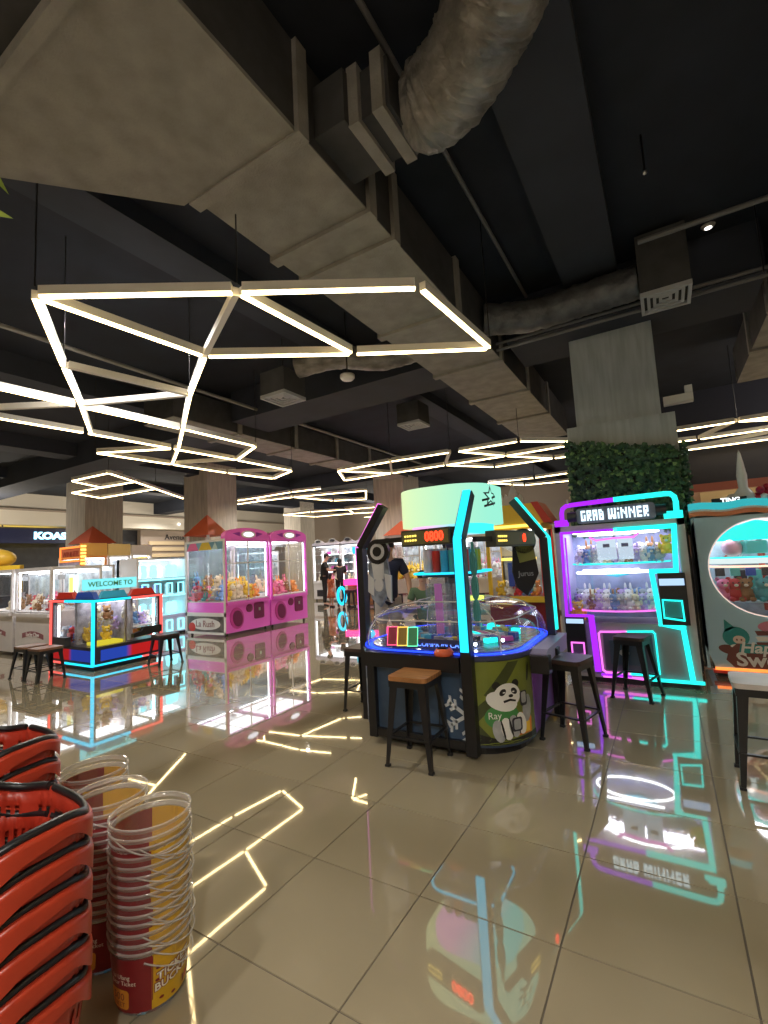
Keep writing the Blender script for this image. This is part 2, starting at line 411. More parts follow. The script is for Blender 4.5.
# the leafy panel on the pillar
gw = thing('leaf_wall', 'dark green artificial leaf panel wrapped round the grey pillar behind the purple and teal machine', 'plant wall', (-.4, 6.6, 0))
m_leaf = mat('leaf_green', (.075, .17, .075), .5, noise=.6, nscale=9, col2=(.025, .065, .05))
m_leaf2 = mat('leaf_light', (.20, .34, .13), .5)
MB().prism([(-.6, .02), (.6, .02), (.6, 2.63), (-.6, 2.88)], 0, .05, 0, FX).build('backing_panel', m_blackmatte, gw)
MB().b2(.602, .64, -.04, 1.0, .02, 2.62).build('backing_panel', m_blackmatte, gw)
mb = MB()
for k in range(2600):
    if k < 2250:
        u = rnd.uniform(-.62, .63); top = 2.76-.21*u; v = rnd.uniform(1.65, top+.03); c = Vector((u, -.06-rnd.random()*.07, v))
    else:
        c = Vector((.66+rnd.random()*.07, rnd.uniform(-.1, 1.0), rnd.uniform(1.6, 2.7)))
    E_ = Euler((rnd.uniform(-.9, .9), rnd.uniform(-.9, .9), rnd.uniform(0, 6.28))).to_matrix().to_4x4()
    l = rnd.uniform(.026, .05); w = l*.75
    mb.add([(-l,0,0),(-l*.2,-w,.012),(l,0,-.008),(-l*.2,w,.012),(0,0,.02)], [(0,1,4),(1,2,4),(2,3,4),(3,0,4)], 1 if rnd.random() < .10 else 0, False,
           Matrix.Translation(c) @ Matrix.Rotation(PI/2, 4, 'X') @ E_)
stuff(mb.build('leaves', [m_leaf, m_leaf2], gw))

# ------------------------------------------------------------------ ceiling services
def duct(label, x0, x1, segs, z, h, flanges, group=None):
    t = thing('air_duct', label, 'air duct', ((x0+x1)/2, segs[0], z), 0, group); hw = (x1-x0)/2; y_ = segs[0]
    for a, b in zip(segs[:-1], segs[1:]):
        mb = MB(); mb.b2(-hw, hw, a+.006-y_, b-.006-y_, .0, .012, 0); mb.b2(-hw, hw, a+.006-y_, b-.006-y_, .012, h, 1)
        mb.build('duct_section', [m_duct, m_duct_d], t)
    for f in flanges:
        MB().b2(-hw-.035, hw+.035, f-.05-y_, f+.05-y_, -.035, h+.02).build('flange', m_duct, t)
    return t
d1 = duct('huge grey rectangular air duct running overhead past the pillar, nearest and largest', -2.72, -1.73,
          [2.05, 2.95, 3.32, 4.7, 6.3, 7.8, 9.4, 11.6], 4.2, .6, [2.1, 2.92, 3.3, 4.72, 6.3, 7.8, 9.4])
mb = MB(); dx = 2.225
tr = [(-1.73+dx, 0), (-2.81+dx, 0), (-3.66+dx, -.93), (-3.66+dx, -1.08), (-1.73+dx, -1.08)]
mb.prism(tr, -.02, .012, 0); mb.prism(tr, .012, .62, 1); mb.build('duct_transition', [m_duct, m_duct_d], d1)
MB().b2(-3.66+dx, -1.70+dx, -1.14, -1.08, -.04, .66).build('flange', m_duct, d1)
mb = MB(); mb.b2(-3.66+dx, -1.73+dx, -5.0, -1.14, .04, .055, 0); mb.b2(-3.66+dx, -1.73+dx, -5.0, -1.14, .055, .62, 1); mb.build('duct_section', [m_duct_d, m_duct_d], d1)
# collar stub to the near flexible duct
mb = MB(); mb.b2(.495, .74, .20, .66, .09, .46); mb.build('collar', m_duct_d, d1)
for xx in (.775, .955):
    MB().b2(xx-.04, xx+.04, .25, .72, .08, .50).build('collar_ring', m_duct, d1)
MB().b2(.74, 1.02, .29, .68, .12, .46).build('collar', m_duct_d, d1)
duct('grey rectangular air duct far off above the pink machines', -8.1, -7.22, [5.0, 6.5, 8.2, 9.8, 11.4, 13.8], 4.2, .55, [6.5, 8.2, 9.8, 11.4])
d3 = duct('grey rectangular air duct cut off by the frame above the sweet themed machine', 1.32, 2.2, [3.6, 5.2, 6.9, 8.3, 9.9], 4.2, .6, [5.2, 6.9, 8.3])
MB().prism([(-.44, 0), (.44, 0), (.44, .3), (-.44, .5)], 0, .12, 0, front(0, 6.33, .05)).build('end_cap', m_duct, d3)

def flex(label, pts, r, wr=.07, m=None):
    P = [Vector(p) for p in pts]; dense = []
    for i in range(len(P)-1):
        p0, p1, p2, p3 = P[max(i-1, 0)], P[i], P[i+1], P[min(i+2, len(P)-1)]
        for k in range(14):
            t = k/14; dense.append(.5*((2*p1)+(-p0+p2)*t+(2*p0-5*p1+4*p2-p3)*t*t+(-p0+3*p1-3*p2+p3)*t**3))
    dense.append(P[-1]); base = P[0]
    R2 = random.Random(3); off = [[R2.uniform(-1, 1) for j in range(28)] for i in range(len(dense))]
    mb = MB().tube([d-base for d in dense], r, 28, 0, rf=lambda i, j: 1+wr*(off[i][j]*.7+.55*math.sin(i*1.3+3*math.sin(j*.45+i*.3))*(.5+.5*math.sin(j*.9+i*.5))))
    o = mb.build('flexible_duct', m or m_foil); o.location = base
    return tag(o, label, 'flexible duct')
flex('crumpled foil wrapped flexible duct curving up and out of the picture', [(-1.23, 2.60, 4.49), (-1.08, 2.64, 4.48), (-.86, 2.56, 4.46), (-.67, 2.42, 4.45), (-.50, 2.27, 4.45), (-.36, 2.12, 4.45), (-.15, 1.85, 4.45)], [.19+.07*min(1, i/14) for i in range(85)])
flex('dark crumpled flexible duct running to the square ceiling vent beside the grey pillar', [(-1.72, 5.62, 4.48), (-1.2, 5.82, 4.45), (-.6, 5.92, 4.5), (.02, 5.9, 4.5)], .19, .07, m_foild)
flex('sagging flexible duct running to the far ceiling vent', [(-2.74, 5.9, 4.5), (-3.3, 5.7, 4.42), (-3.9, 5.4, 4.5), (-4.5, 5.2, 4.45)], .16)
def vent(label, cx, cy, s, z, h):
    t = thing('ceiling_vent', label, 'air vent', (cx, cy, z))
    MB().box((0, 0, h/2+.03), (s*.98, s*.98, h)).build('vent_box', m_duct_d, t)
    mb = MB()
    for a, b, c, d in ((-1, 1, -1, -.86), (-1, 1, .86, 1), (-1, -.86, -.86, .86), (.86, 1, -.86, .86)): mb.b2(a*s/2, b*s/2, c*s/2, d*s/2, -.02, .03)
    mb.build('vent_frame', mat('vent_grey', (.42, .44, .48), .5), t)
    for k in range(3):
        q = s/2*(.74-.24*k); mb = MB()
        for a, b, c, d in ((-q, q, -q, -q+.03), (-q, q, q-.03, q), (-q, -q+.03, -q+.03, q-.03), (q-.03, q, -q+.03, q-.03)): mb.b2(a, b, c, d, -.012+.008*k, .008+.008*k)
        mb.build('vent_slat', mat('vent_grey', (.42, .44, .48)), t)
    MB().box((0, 0, .024), (s*.86, s*.86, .008)).build('vent_backing', m_blackmatte, t)
    MB().cyl((0, 0, h+.03), (0, 0, 4.95-z), .008, n=6).build('hanger_rod', m_black, t)
    return t
vent('square grey ceiling vent on a dark box beside the grey pillar', .26, 5.88, .48, 4.2, .66)
vent('square ceiling vent far off above the pale strip lights', -4.75, 5.15, .48, 4.0, .35)
vent('small square ceiling vent farthest off behind the duct', -4.2, 8.4, .5, 4.2, .4)
t = thing('smoke_detector', 'white round smoke detector under the dark ceiling', 'smoke detector', (-3.52, 5.1, 4.0))
MB().lathe([(.0, -.03), (.08, -.025), (.1, 0), (.1, .04), (0, .04)], 20).build('body', m_white, t)
MB().cyl((0, 0, .04), (0, 0, .95), .01, n=6).build('drop_rod', m_black, t)
t = thing('ceiling_sensor', 'small white round disc on the dark ceiling at upper right', 'sensor', (.73, 6.0, 4.94))
MB().lathe([(.0, -.03), (.05, -.025), (.07, 0), (0, .009)], 16).build('body', m_white, t)
MB().lathe([(0, -.036), (.03, -.03), (.04, -.024)], 12).build('lens', m_soft_led, t)
def pipe(label, pts, r, m=None):
    b = Vector(pts[0]); o = MB().tube([Vector(p)-b for p in pts], r, 8).build('ceiling_pipe', m or mat('pipe_grey', (.13, .13, .14), .5)); o.location = b
    tag(o, label, 'pipe'); return o
pipe('thin dark sprinkler pipe running away beside the huge air duct', [(-1.27, -1, 4.87), (-1.27, 6.1, 4.87)], .022)
pipe('thin pipe crossing the ceiling behind the ceiling vent box', [(.05, 5.02, 4.45), (3.0, 5.02, 4.45)], .025)
for k in range(2):
    pipe(['upper of the two dark pipes crossing under the beam at the grey pillar', 'lower of the two dark pipes crossing under the beam at the grey pillar'][k], [(-2.6, 6.14-.0*k, 4.36-.09*k), (1.3, 6.14, 4.36-.09*k)], .022)
pipe('long pale pipe slanting away above the strip lights', [(-6.4, 1.0, 4.45), (-6.4, 13.5, 4.45)], .03, mat('pipe_pale', (.22, .21, .19), .5))
for x, y, z0, lab in ((.15, 4.3, 4.62, 'thin black hanger rod above the ceiling vent'), (1.12, 5.9, 4.2, 'thin black hanger rod at upper right')):
    o = MB().cyl((0, 0, 0), (0, 0, 4.95-z0), .009, n=6).build('hanger_rod', m_black); o.location = (x, y, z0); tag(o, lab, 'rod')
    if z0 > 4.6:
        MB().lathe([(0, -.03), (.018, -.02), (.018, .0), (0, .0)], 8).build('sprinkler_head', m_steel, o)
t = thing('wall_lamp', 'small white emergency lamp fixed to the side of the grey pillar', 'lamp', (.17, 6.9, 3.32))
MB().b2(-.02, .30, -.06, .06, -.05, .05).build('body', m_white, t); MB().b2(.22, .30, -.05, .05, .06, .15).build('lamp_head', m_white, t)

# ------------------------------------------------------------------ zig-zag strip lights
HZ = 3.55
def lights(label, nodes, lit, unlit, rods, group='zigzag ceiling strip lights'):
    cx = sum(n[0] for n in nodes)/len(nodes); cy = sum(n[1] for n in nodes)/len(nodes)
    t = thing('strip_light', label, 'strip light', (cx, cy, HZ), 0, group)
    N = [Vector((n[0]-cx, n[1]-cy, 0)) for n in nodes]
    mh = mat('strip_housing', (.80, .77, .72), .5); mu = mat('white_bar', (.90, .87, .82), .5)
    for a, b in lit:
        d = (N[b]-N[a]); L = d.length; d.normalize(); A = N[a]+d*.04; B = N[b]-d*.04
        o = MB().bar(A+V(0, 0, .05), B+V(0, 0, .05), .055, .07).build('light_bar', mh, t)
        MB().bar(A+V(0, 0, .008), B+V(0, 0, .008), .036, .016).build('diffuser', m_led, o)
    for a, b in unlit:
        d = (N[b]-N[a]).normalized()
        MB().bar(N[a]+d*.04+V(0, 0, .045), N[b]-d*.04+V(0, 0, .045), .05, .07).build('plain_bar', mu, t)
    for k in rods:
        MB().cyl(N[k]+V(0, 0, .09), N[k]+V(0, 0, 4.95-HZ), .006, n=5).build('hanger_wire', m_black, t)
    return t
A_ = [(-3.81,1.51), (-2.59,2.34), (-1.43,3.11), (-1.33,4.49), (-2.5,3.74), (-3.68,2.9), (-4.94,2.22), (-5.98,2.89), (-7.06,3.55), (-4.7,3.48), (-5.89,4.24), (-8.13,5.6), (-6.96,4.92)]
lights('largest nearest zigzag of glowing warm strips, hung below the huge air duct', A_,
       [(0,1), (1,2), (2,3), (3,4), (4,5), (0,5), (0,6), (6,7), (7,8), (1,4), (5,9), (9,10), (10,12), (12,11)], [(1,5), (6,9), (7,9)], [0, 1, 3, 6, 9])
B_ = [(-6.10,.6), (-6.01,2.86), (-5.93,4.24), (-5.92,5.69), (-7.33,.9), (-7.10,3.5), (-7.04,4.86), (-6.97,6.2), (-8.19,4.19), (-8.13,5.6), (-8.08,6.9), (-6.96,7.75), (-7.92,8.15), (-6.9,2.3)]
lights('long warm zigzag strip light coming in from the left edge, behind the largest one', B_,
       [(0,1), (1,2), (2,3), (4,5), (5,6), (6,7), (3,7), (6,8), (8,9), (9,10), (7,11), (11,12), (10,12)], [(1,13), (9,7), (10,11)], [3, 8, 11])
C2 = [(-11.03,5.15), (-9.7,5.23), (-10.28,6.14), (-11.44,5.99), (-12.63,5.9), (-13.07,6.85), (-10.88,7.03), (-11.92,8.58)]
lights('warm zigzag strip light in front of the left concrete pillar', C2, [(0,1), (0,3), (3,2), (1,2), (4,2), (4,5), (5,6), (2,6), (6,7)], [], [1, 6])
C_ = [(-6.25,8.51), (-6.91,9.67), (-4.86,8.5), (-5.52,9.7), (-3.53,8.61), (-4.13,9.76), (-3.38,8.65), (-2.17,8.69), (-1.0,9.77), (-2.75,9.81), (-3.35,10.87), (-1.99,10.9), (-1.1,10.95)]
lights('warm zigzag strip light behind the white drum sign', C_, [(0,2), (2,4), (1,3), (3,5), (0,1), (0,3), (6,7), (7,8), (6,9), (5,9), (5,10), (10,11), (9,11), (9,8), (11,12)], [(2,3), (4,5)], [2, 4, 7])
D_ = [(.2,9.99), (1.27,10.02), (3.0,10.07), (2.9,11.0), (.2,11.04), (.76,11.17), (3.2,11.2), (.45,12.25), (3.2,12.4)]
lights('warm zigzag strip light to the right of the leafy pillar', D_, [(0,1), (1,2), (1,3), (4,5), (5,6), (7,8)], [(5,1), (7,6)], [1, 3])
E_n = [(-11.36,10.07), (-10.48,10.11), (-9.1,10.06), (-8.12,10.25), (-12.03,10.66), (-11.1,10.71), (-9.76,10.88), (-7.5,11.57), (-8.6,13.24), (-9.52,12.59)]
lights('warm zigzag strip light beyond the pink machines', E_n, [(0,1), (1,2), (2,3), (4,5), (5,6), (6,7), (7,8), (8,9), (9,6), (1,5)], [], [2, 7])
F_n = [(-13.6,14.5), (-12.2,14.6), (-10.8,15.3), (-9.4,15.6), (-13.4,16.4), (-11.6,16.8), (-10.0,17.6), (-12.4,18.8), (-10.6,19.4), (-8.9,18.6)]
lights('small distant zigzag strip light over the far machines', F_n, [(0,1), (1,2), (2,3), (4,5), (5,2), (5,6), (7,8), (8,9), (6,9), (4,0)], [], [2])
G_n = [(-4.3,13.2), (-3.0,13.4), (-1.7,13.3), (-3.6,14.6), (-2.2,14.9), (-1.2,14.3)]
lights('distant strip light seen between the castle shaped machine and the leafy pillar', G_n, [(0,1), (1,2), (3,4), (4,5), (0,3), (2,5)], [], [1])
H_n = [(1.6,1.0), (3.0,1.6), (2.9,3.2), (1.9,2.4), (1.2,-.8), (2.9,-1.2), (-1.6,-1.0), (-3.2,-.4), (-4.6,-1.2)]
lights('added zigzag strip light outside the frame, unseen, for room light', H_n, [(0,1), (1,2), (2,3), (3,0), (0,4), (4,5), (5,1), (4,6), (6,7), (7,8)], [], [1, 4, 7])  # extra network added out of view to light the room
# ------------------------------------------------------------------ plush toys and small prizes
PLUSH = {}
WORDS = ['first', 'second', 'third', 'fourth', 'fifth', 'sixth', 'seventh', 'eighth', 'ninth', 'tenth']
def plush_mesh(col, kind):
    key = (col, kind)
    if key in PLUSH: return PLUSH[key]
    r, g, b = {'yellow': (.85, .58, .06), 'pink': (.85, .22, .38), 'red': (.62, .05, .06), 'blue': (.16, .32, .60), 'teal': (.10, .42, .48), 'cream': (.80, .70, .52),
               'brown': (.34, .18, .08), 'grey': (.42, .46, .52), 'orange': (.85, .33, .08), 'white': (.82, .82, .84), 'lilac': (.55, .42, .78), 'green': (.25, .55, .15)}[col]
    m = mat('plush_'+col, (r, g, b), .85, bump=.3, bscale=90); mb = MB()
    mb.ball((0, 0, .085), (.085, .075, .085), 0, 10, 6); mb.ball((0, -.015, .205), (.075, .068, .066), 0, 10, 6)
    for s in (-1, 1):
        if kind == 'bear': mb.ball((s*.058, 0, .262), (.026, .016, .026), 0, 7, 5)
        else: mb.ball((s*.035, 0, .305), (.017, .014, .055), 0, 7, 5)
        mb.ball((s*.088, -.03, .12), (.028, .028, .05), 0, 7, 5); mb.ball((s*.05, -.075, .03), (.034, .05, .03), 0, 7, 5)
        mb.ball((s*.028, -.078, .222), .009, 1, 6, 4)
    mb.ball((0, -.082, .192), (.024, .018, .018), 2, 7, 4)
    o = mb.build('plush_toy', [m, m_blackmatte, mat('plush_muzzle', (.80, .72, .60), .85)])
    PLUSH[key] = o.data; bpy.data.objects.remove(o); return PLUSH[key]
def plush(loc, col, label, group, rz=0, sc=1.0, tilt=(0, 0), kind='bear', name='plush_toy'):
    o = bpy.data.objects.new(name, plush_mesh(col, kind)); COL.objects.link(o)
    o.location = loc; o.rotation_euler = (tilt[0], tilt[1], rz); o.scale = (sc,)*3
    return tag(o, label, 'toy', group)
def heap(root, x0, x1, y0, y1, z, n, cols, where, sc=1.0, rows=2):
    """plush toys standing and leaning in a heap on a machine's prize floor (local coordinates of root)"""
    R = random.Random(hash(where) % 1000 if False else len(where)*7+n)
    M = Matrix.Translation(root.location) @ Matrix.Rotation(root.rotation_euler[2], 4, 'Z')
    per = max(1, n//rows); k = 0
    for r_ in range(rows):
        for i in range(per):
            c = cols[(i+r_*2+R.randrange(2)) % len(cols)]
            x = x0+(x1-x0)*(i+.5)/per+R.uniform(-.02, .02); y = y0+(y1-y0)*(r_+.5)/rows
            p = M @ V(x, y, z+.07*r_)
            plush(p, c, f'{c} toy inside {where}, {["front", "middle", "back"][r_ if rows == 3 else (0 if r_ == 0 else 2)]} row, {WORDS[i]} from left', f'plush toys inside {where}', root.rotation_euler[2]+R.uniform(-.6, .6), sc*R.uniform(.9, 1.1), (R.uniform(-.25, .1), R.uniform(-.2, .2)), R.choice(['bear', 'bunny', 'bear']))

# ------------------------------------------------------------------ claw machines
def claw_machine(name, label, loc, rz, w, d, h, zc, body, frame, header='flat', hh=.25, hcol=None, group=None, door='oval', back=None, text_head=None, lower_text=None, side_art=False, led=None, shelves=0, mid=False):
    t = thing(name, label, 'claw machine', loc, rz, group); hw, hd = w/2, d/2; p = .045
    lp = led or m_white_led
    mb = MB(); mb.b2(-hw, hw, -hd+.03, hd, .07, zc, 0); mb.build('cabinet', body, t)
    mb = MB()
    for sx in (-1, 1):
        for sy in (-1, 1): mb.cyl((sx*(hw-.09), sy*(hd-.09), 0), (sx*(hw-.09), sy*(hd-.09), .07), .03, .022, 8)
    mb.build('levelling_feet', m_black, t)
    for sx in (-1, 1):
        for sy in (-1, 1):
            MB().box((sx*(hw-p/2), sy*(hd-p/2), (zc+h)/2), (p, p, h-zc)).build('corner_post', frame if sy < 0 else m_white, t)
    MB().b2(-hw+p, hw-p, -hd+.012, -hd+.018, zc, h).build('front_pane', m_glass, t)
    for sx in (-1, 1): MB().b2(sx*(hw-.015), sx*(hw-.009), -hd+p, hd-p, zc, h).build('side_pane', m_glass, t)
    bm_ = back or mat('machine_back_print', (.55, .62, .68), .5, noise=.6, nscale=5)
    MB().b2(-hw+p, hw-p, hd-.03, hd-.01, zc, h).build('back_panel', bm_, t)
    MB().b2(-hw+.01, hw-.01, -hd+.02, hd-.01, zc, zc+.02).build('prize_floor', m_offwhite, t)
    top = MB(); top.b2(-hw, hw, -hd, hd, h, h+.04); top.build('roof_panel', frame, t)
    for sx in (-1, 1):
        MB().cyl((sx*(hw-.06), -hd+.07, zc+.05), (sx*(hw-.06), -hd+.07, h-.03), .012, n=6).build('led_tube', lp, t)
    MB().cyl((-hw+.08, hd-.07, h-.06), (hw-.08, hd-.07, h-.06), .014, n=6).build('led_tube', lp, t)
    MB().b2(-hw*.85, hw*.85, -hd*.7, hd*.8, h-.022, h-.004).build('light_panel', emit('cabinet_light', (.95, .97, 1), 2.3), t)
    # claw on its gantry
    g = MB().b2(-hw+.05, hw-.05, -.02, .02, h-.09, h-.06).build('gantry_rail', m_steel, t)
    mb = MB().box((.05, 0, h-.14), (.13, .13, .09)); mb.cyl((.05, 0, h-.19), (.05, 0, h-.42), .005, n=6); mb.cyl((.05, 0, h-.42), (.05, 0, h-.52), .035, .028, 10)
    for k in range(3):
        a = k*2*PI/3+.4; c, s = math.cos(a), math.sin(a)
        mb.tube([(.05+.02*c, .02*s, h-.50), (.05+.085*c, .085*s, h-.56), (.05+.075*c, .075*s, h-.64), (.05+.03*c, .03*s, h-.70)], .009, 6)
    mb.build('claw', m_steel, t)
    if mid:
        MB().b2(-.012, .012, -hd+.004, -hd+.02, zc, h).build('glazing_bar', m_white, t); MB().b2(-hw+p, hw-p, -hd+.004, -hd+.02, zc+.62*(h-zc), zc+.62*(h-zc)+.025).build('glazing_bar', m_white, t)
    for k in range(shelves):
        zz = zc+(h-zc)*(k+1)/(shelves+1); MB().b2(-hw+p, hw-p, .0, hd-.03, zz, zz+.02).build('shelf', m_white, t)
        MB().b2(-hw+p, hw-p, -.01, .0, zz, zz+.02).build('shelf_light', lp, t)
    fy = -hd+.03
    if header == 'arch':
        n = 14; poly = [(-hw, 0), (hw, 0)] + [(hw*math.cos(PI*i/n)*1.0, .10+(hh-.10)*math.sin(PI*i/n)**.8) for i in range(n+1)]
        MB().prism(poly, -.001, .14, 0, front(0, -hd+.13, h)).build('header', body, t)
        o = MB().prism(ell(0, 0, .21, .085, 20), 0, .02, 0, front(0, -hd-.008, h+.15)).build('header_badge', m_white, t)
        MB().prism(ell(0, 0, .15, .05, 16), 0, .01, 0, front(0, -hd-.028, h+.15)).build('badge_face', emit('badge_glow', (.95, .92, 1), 1.3), o)
        for s in (-1, 1):
            MB().prism([(s*.45, .02), (s*.25, .055), (s*.25, -.045)] if s > 0 else [(s*.25, .055), (s*.45, .02), (s*.25, -.045)], 0, .015, 0, front(0, -hd-.01, h+.15)).build('header_mark', mat('violet_mark', (.30, .02, .45), .4), t)
    elif header == 'hump':
        n = 20; poly = [(-hw, 0), (hw, 0)] + [(hw-w*i/n, .12+hh*.5*(1-math.cos(4*PI*i/n))*.6) for i in range(n+1)]
        MB().prism(poly, 0, .1, 0, front(0, -hd+.1, h)).build('header', hcol or body, t)
        for s in (-1, 1):
            o = MB().prism(ell(0, 0, .17, .085, 16), 0, .015, 0, front(s*hw*.5, -hd-.001, h+.2)).build('header_badge', m_steel, t)
            MB().prism(ell(0, 0, .12, .055, 16), 0, .01, 0, front(s*hw*.5, -hd-.016, h+.2)).build('badge_face', m_dark, o)
    elif hh:
        MB().b2(-hw, hw, -hd, -hd+.1, h+.04, h+hh).build('header', hcol or body, t)
        if text_head: text('header_lettering', text_head, hh*.62, m_glow_text, t, front(0, -hd-.006, h+.03+hh/2), .003, .004)
    # cabinet front: control ledge, joystick, prize door, coin panel
    MB().b2(-hw+.03, hw-.03, -hd-.03, -hd+.03, zc-.07, zc-.01).build('control_ledge', body, t)
    mb = MB().cyl((-.02, -hd-.0, zc-.01), (-.02, -hd-.0, zc+.07), .008, n=6); mb.ball((-.02, -hd, zc+.085), .022, 1, 8, 6); mb.build('joystick', [m_steel, m_red], t)
    if door == 'oval':
        o = MB().prism(ell(-hw*.52, zc*.50, .19, .235, 22, .25), -.0, .02, 0, front(0, fy, 0)).build('prize_door', m_pinkd, t)
        MB().prism(ell(-hw*.50, zc*.49, .135, .18, 20, .25), 0, .008, 0, front(0, fy-.02, 0)).build('door_flap', mat('maroon_flap', (.20, .03, .12), .25), o)
        MB().prism(ell(.02, zc-.19, .09, .09, 18), 0, .025, 0, front(0, fy, 0)).build('speaker', mat('maroon_flap', (.20, .03, .12)), t)
        o = MB().prism(rrect(.3, .36, .04), 0, .02, 0, front(hw*.48, fy, zc-.27)).build('coin_panel', mat('maroon_flap', (.20, .03, .12)), t)
        MB().box((hw*.48, fy-.025, zc-.24), (.05, .012, .07)).build('coin_slot', m_steel, o)
    elif door == 'box':
        o = MB().prism(rrect(w*.3, zc*.34, .02), 0, .015, 0, front(-hw*.45, fy, zc*.40)).build('prize_door', m_dark, t)
        MB().prism(rrect(w*.26, zc*.27, .02), 0, .008, 0, front(-hw*.45, fy-.015, zc*.39)).build('door_flap', m_black, o)
        MB().prism(rrect(w*.22, zc*.25, .02), 0, .015, 0, front(hw*.45, fy, zc*.55)).build('coin_panel', m_steel, t)
    if lower_text:
        n = 9; poly = [(-.42+.84*i/n, .03+.05*math.sin(PI*i/n)) for i in range(n+1)] + [(.42-.84*i/n, -.06+.05*math.sin(PI*i/n)) for i in range(n+1)]
        o = MB().prism(poly, 0, .006, 0, front(0, fy, .42)).build('logo_plate', mat('logo_maroon', (.28, .10, .12), .5), t)
        text('logo_lettering', lower_text, .11, m_white, o, front(0, fy-.008, .435), .002)
    if side_art:
        fx = -hw
        MB().b2(fx-.006, fx, -hd+.02, hd-.02, h-.17, h).build('side_print', mat('side_print', (.20, .40, .55), .4), t)
        for k, (c, y0, y1) in enumerate([((.80, .55, .05), -.2, .25), ((.75, .15, .35), -.62, -.2), ((.62, .80, .82), .25, .45)]):
            MB().prism([(y0, 0), (y1, 0), (y1-.1, .17), (y0+.12, .17)], 0, .004, 0, left(fx-.006, -.0, h-.17)).build('side_stripe', mat('stripe_%d' % k, c, .4), t)
        MB().b2(fx-.02, fx, -hd, hd, .05, .10).build('side_rail', m_white, t); MB().b2(fx-.02, fx, -hd, hd, zc-.30, zc-.22).build('side_rail', m_white, t)
        MB().b2(fx-.02, fx, -hd, hd, h, h+.05).build('side_rail', m_white, t); MB().b2(fx-.02, fx, hd-.06, hd, .05, h).build('side_rail', m_white, t); MB().b2(fx-.02, fx, -hd, -hd+.05, .05, h).build('side_rail', m_white, t)
        MB().b2(fx-.008, fx, -hd+.05, hd-.06, .1, zc-.3).build('side_print', mat('side_dark_print', (.16, .14, .14), .4, noise=.7, nscale=6), t)
        MB().prism(ell(0, .27, .5, .13, 24), 0, .005, 0, left(fx-.008, 0, 0)).build('side_badge', m_white, t)
        text('side_lettering', 'La Rush', .2, mat('logo_maroon', (.28, .10, .12)), t, left(fx-.016, 0, .27), .002)
        MB().prism(ell(-.45, .2, .12, .1, 12), 0, .006, 0, left(fx-.009, 0, 0)).build('side_spot', m_red, t)
        MB().b2(fx-.004, fx+.004, -hd+.05, hd-.05, zc-.22, zc).build('side_pane', m_glass, t)
    return t

pk = []
for k, y in enumerate((7.61, 8.985)):
    pk.append(claw_machine('claw_machine', ['bright pink claw machine with white printed side panel, nearer of the pink pair', 'bright pink claw machine, farther of the pink pair'][k],
        (-8.925, y, 0), PI/2, 1.32, 1.35, 2.08, .74, m_pink, m_pink, 'arch', .30, door='oval', group='pink claw machines', side_art=(k == 0), mid=True, back=clear('smoky_back', (.75, .85, .88), .35, (.30, .42, .48))))
heap(pk[0], -.55, .55, -.5, .3, .76, 15, ['yellow', 'yellow', 'cream', 'yellow', 'orange'], 'the nearer pink claw machine', 1.25, 3)
heap(pk[1], -.55, .55, -.5, .1, .76, 10, ['orange', 'yellow', 'pink', 'cream', 'brown'], 'the farther pink claw machine', 1.2, 2)
# toys pressed against the white side of the nearer pink machine
R_ = random.Random(11)
for k, c in enumerate(['pink', 'blue', 'red', 'teal', 'brown', 'pink', 'grey', 'cream', 'blue', 'grey']):
    plush((-9.45+.115*k+(.0 if k < 9 else -.2), 7.10+.04*(k % 2), .78+.20*(k % 3 == 1)), c, f'{c} toy at the white framed side pane of the pink machine, {WORDS[k]} from left', 'toys at the side pane of the pink machine', R_.uniform(-.5, .5), 1.3, (R_.uniform(-.2, .2), R_.uniform(-.3, .3)), R_.choice(['bear', 'bunny']))

wa = claw_machine('claw_machine', 'white claw machine with dark red logo, standing behind the pair of low stools', (-10.28, 4.60, 0), 0, 1.44, .9, 1.62, .84, m_offwhite, m_offwhite, 'flat', .06, door=None, lower_text='Lucky Claw', group='white claw machines')
wb = claw_machine('claw_machine', 'white claw machine half hidden behind the red and blue neon kiosk', (-11.58, 5.62, 0), 0, 1.34, .84, 1.66, .84, m_offwhite, m_offwhite, 'flat', .06, door=None, lower_text='Lucky Claw', group='white claw machines')
wc = claw_machine('claw_machine', 'white claw machine cut off by the left edge of the picture', (-11.85, 4.60, 0), 0, 1.44, .9, 1.62, .84, m_offwhite, m_offwhite, 'flat', .06, door=None, lower_text='Lucky Claw', group='white claw machines')
heap(wa, -.62, .62, -.35, .3, .86, 14, ['red', 'cream', 'brown', 'pink', 'white', 'red'], 'the machine behind two stools', .78, 2)
heap(wb, -.55, .55, -.3, .2, .86, 10, ['brown', 'red', 'grey', 'white'], 'the machine behind the kiosk', .78, 2)
heap(wc, -.1, .62, -.35, .3, .86, 6, ['red', 'cream', 'brown'], 'the machine cut by the frame', .78, 2)
for root in (wa, wb):
    MB().b2(-.25, .0, .30, .36, 1.1, 1.5).build('backlit_card', emit('card_lit', (.75, .95, .80), 1.3), root); MB().b2(-.19, -.08, .28, .30, 1.14, 1.46).build('backlit_card', emit('card_yellow', (.9, .8, .2), 1.0), root)

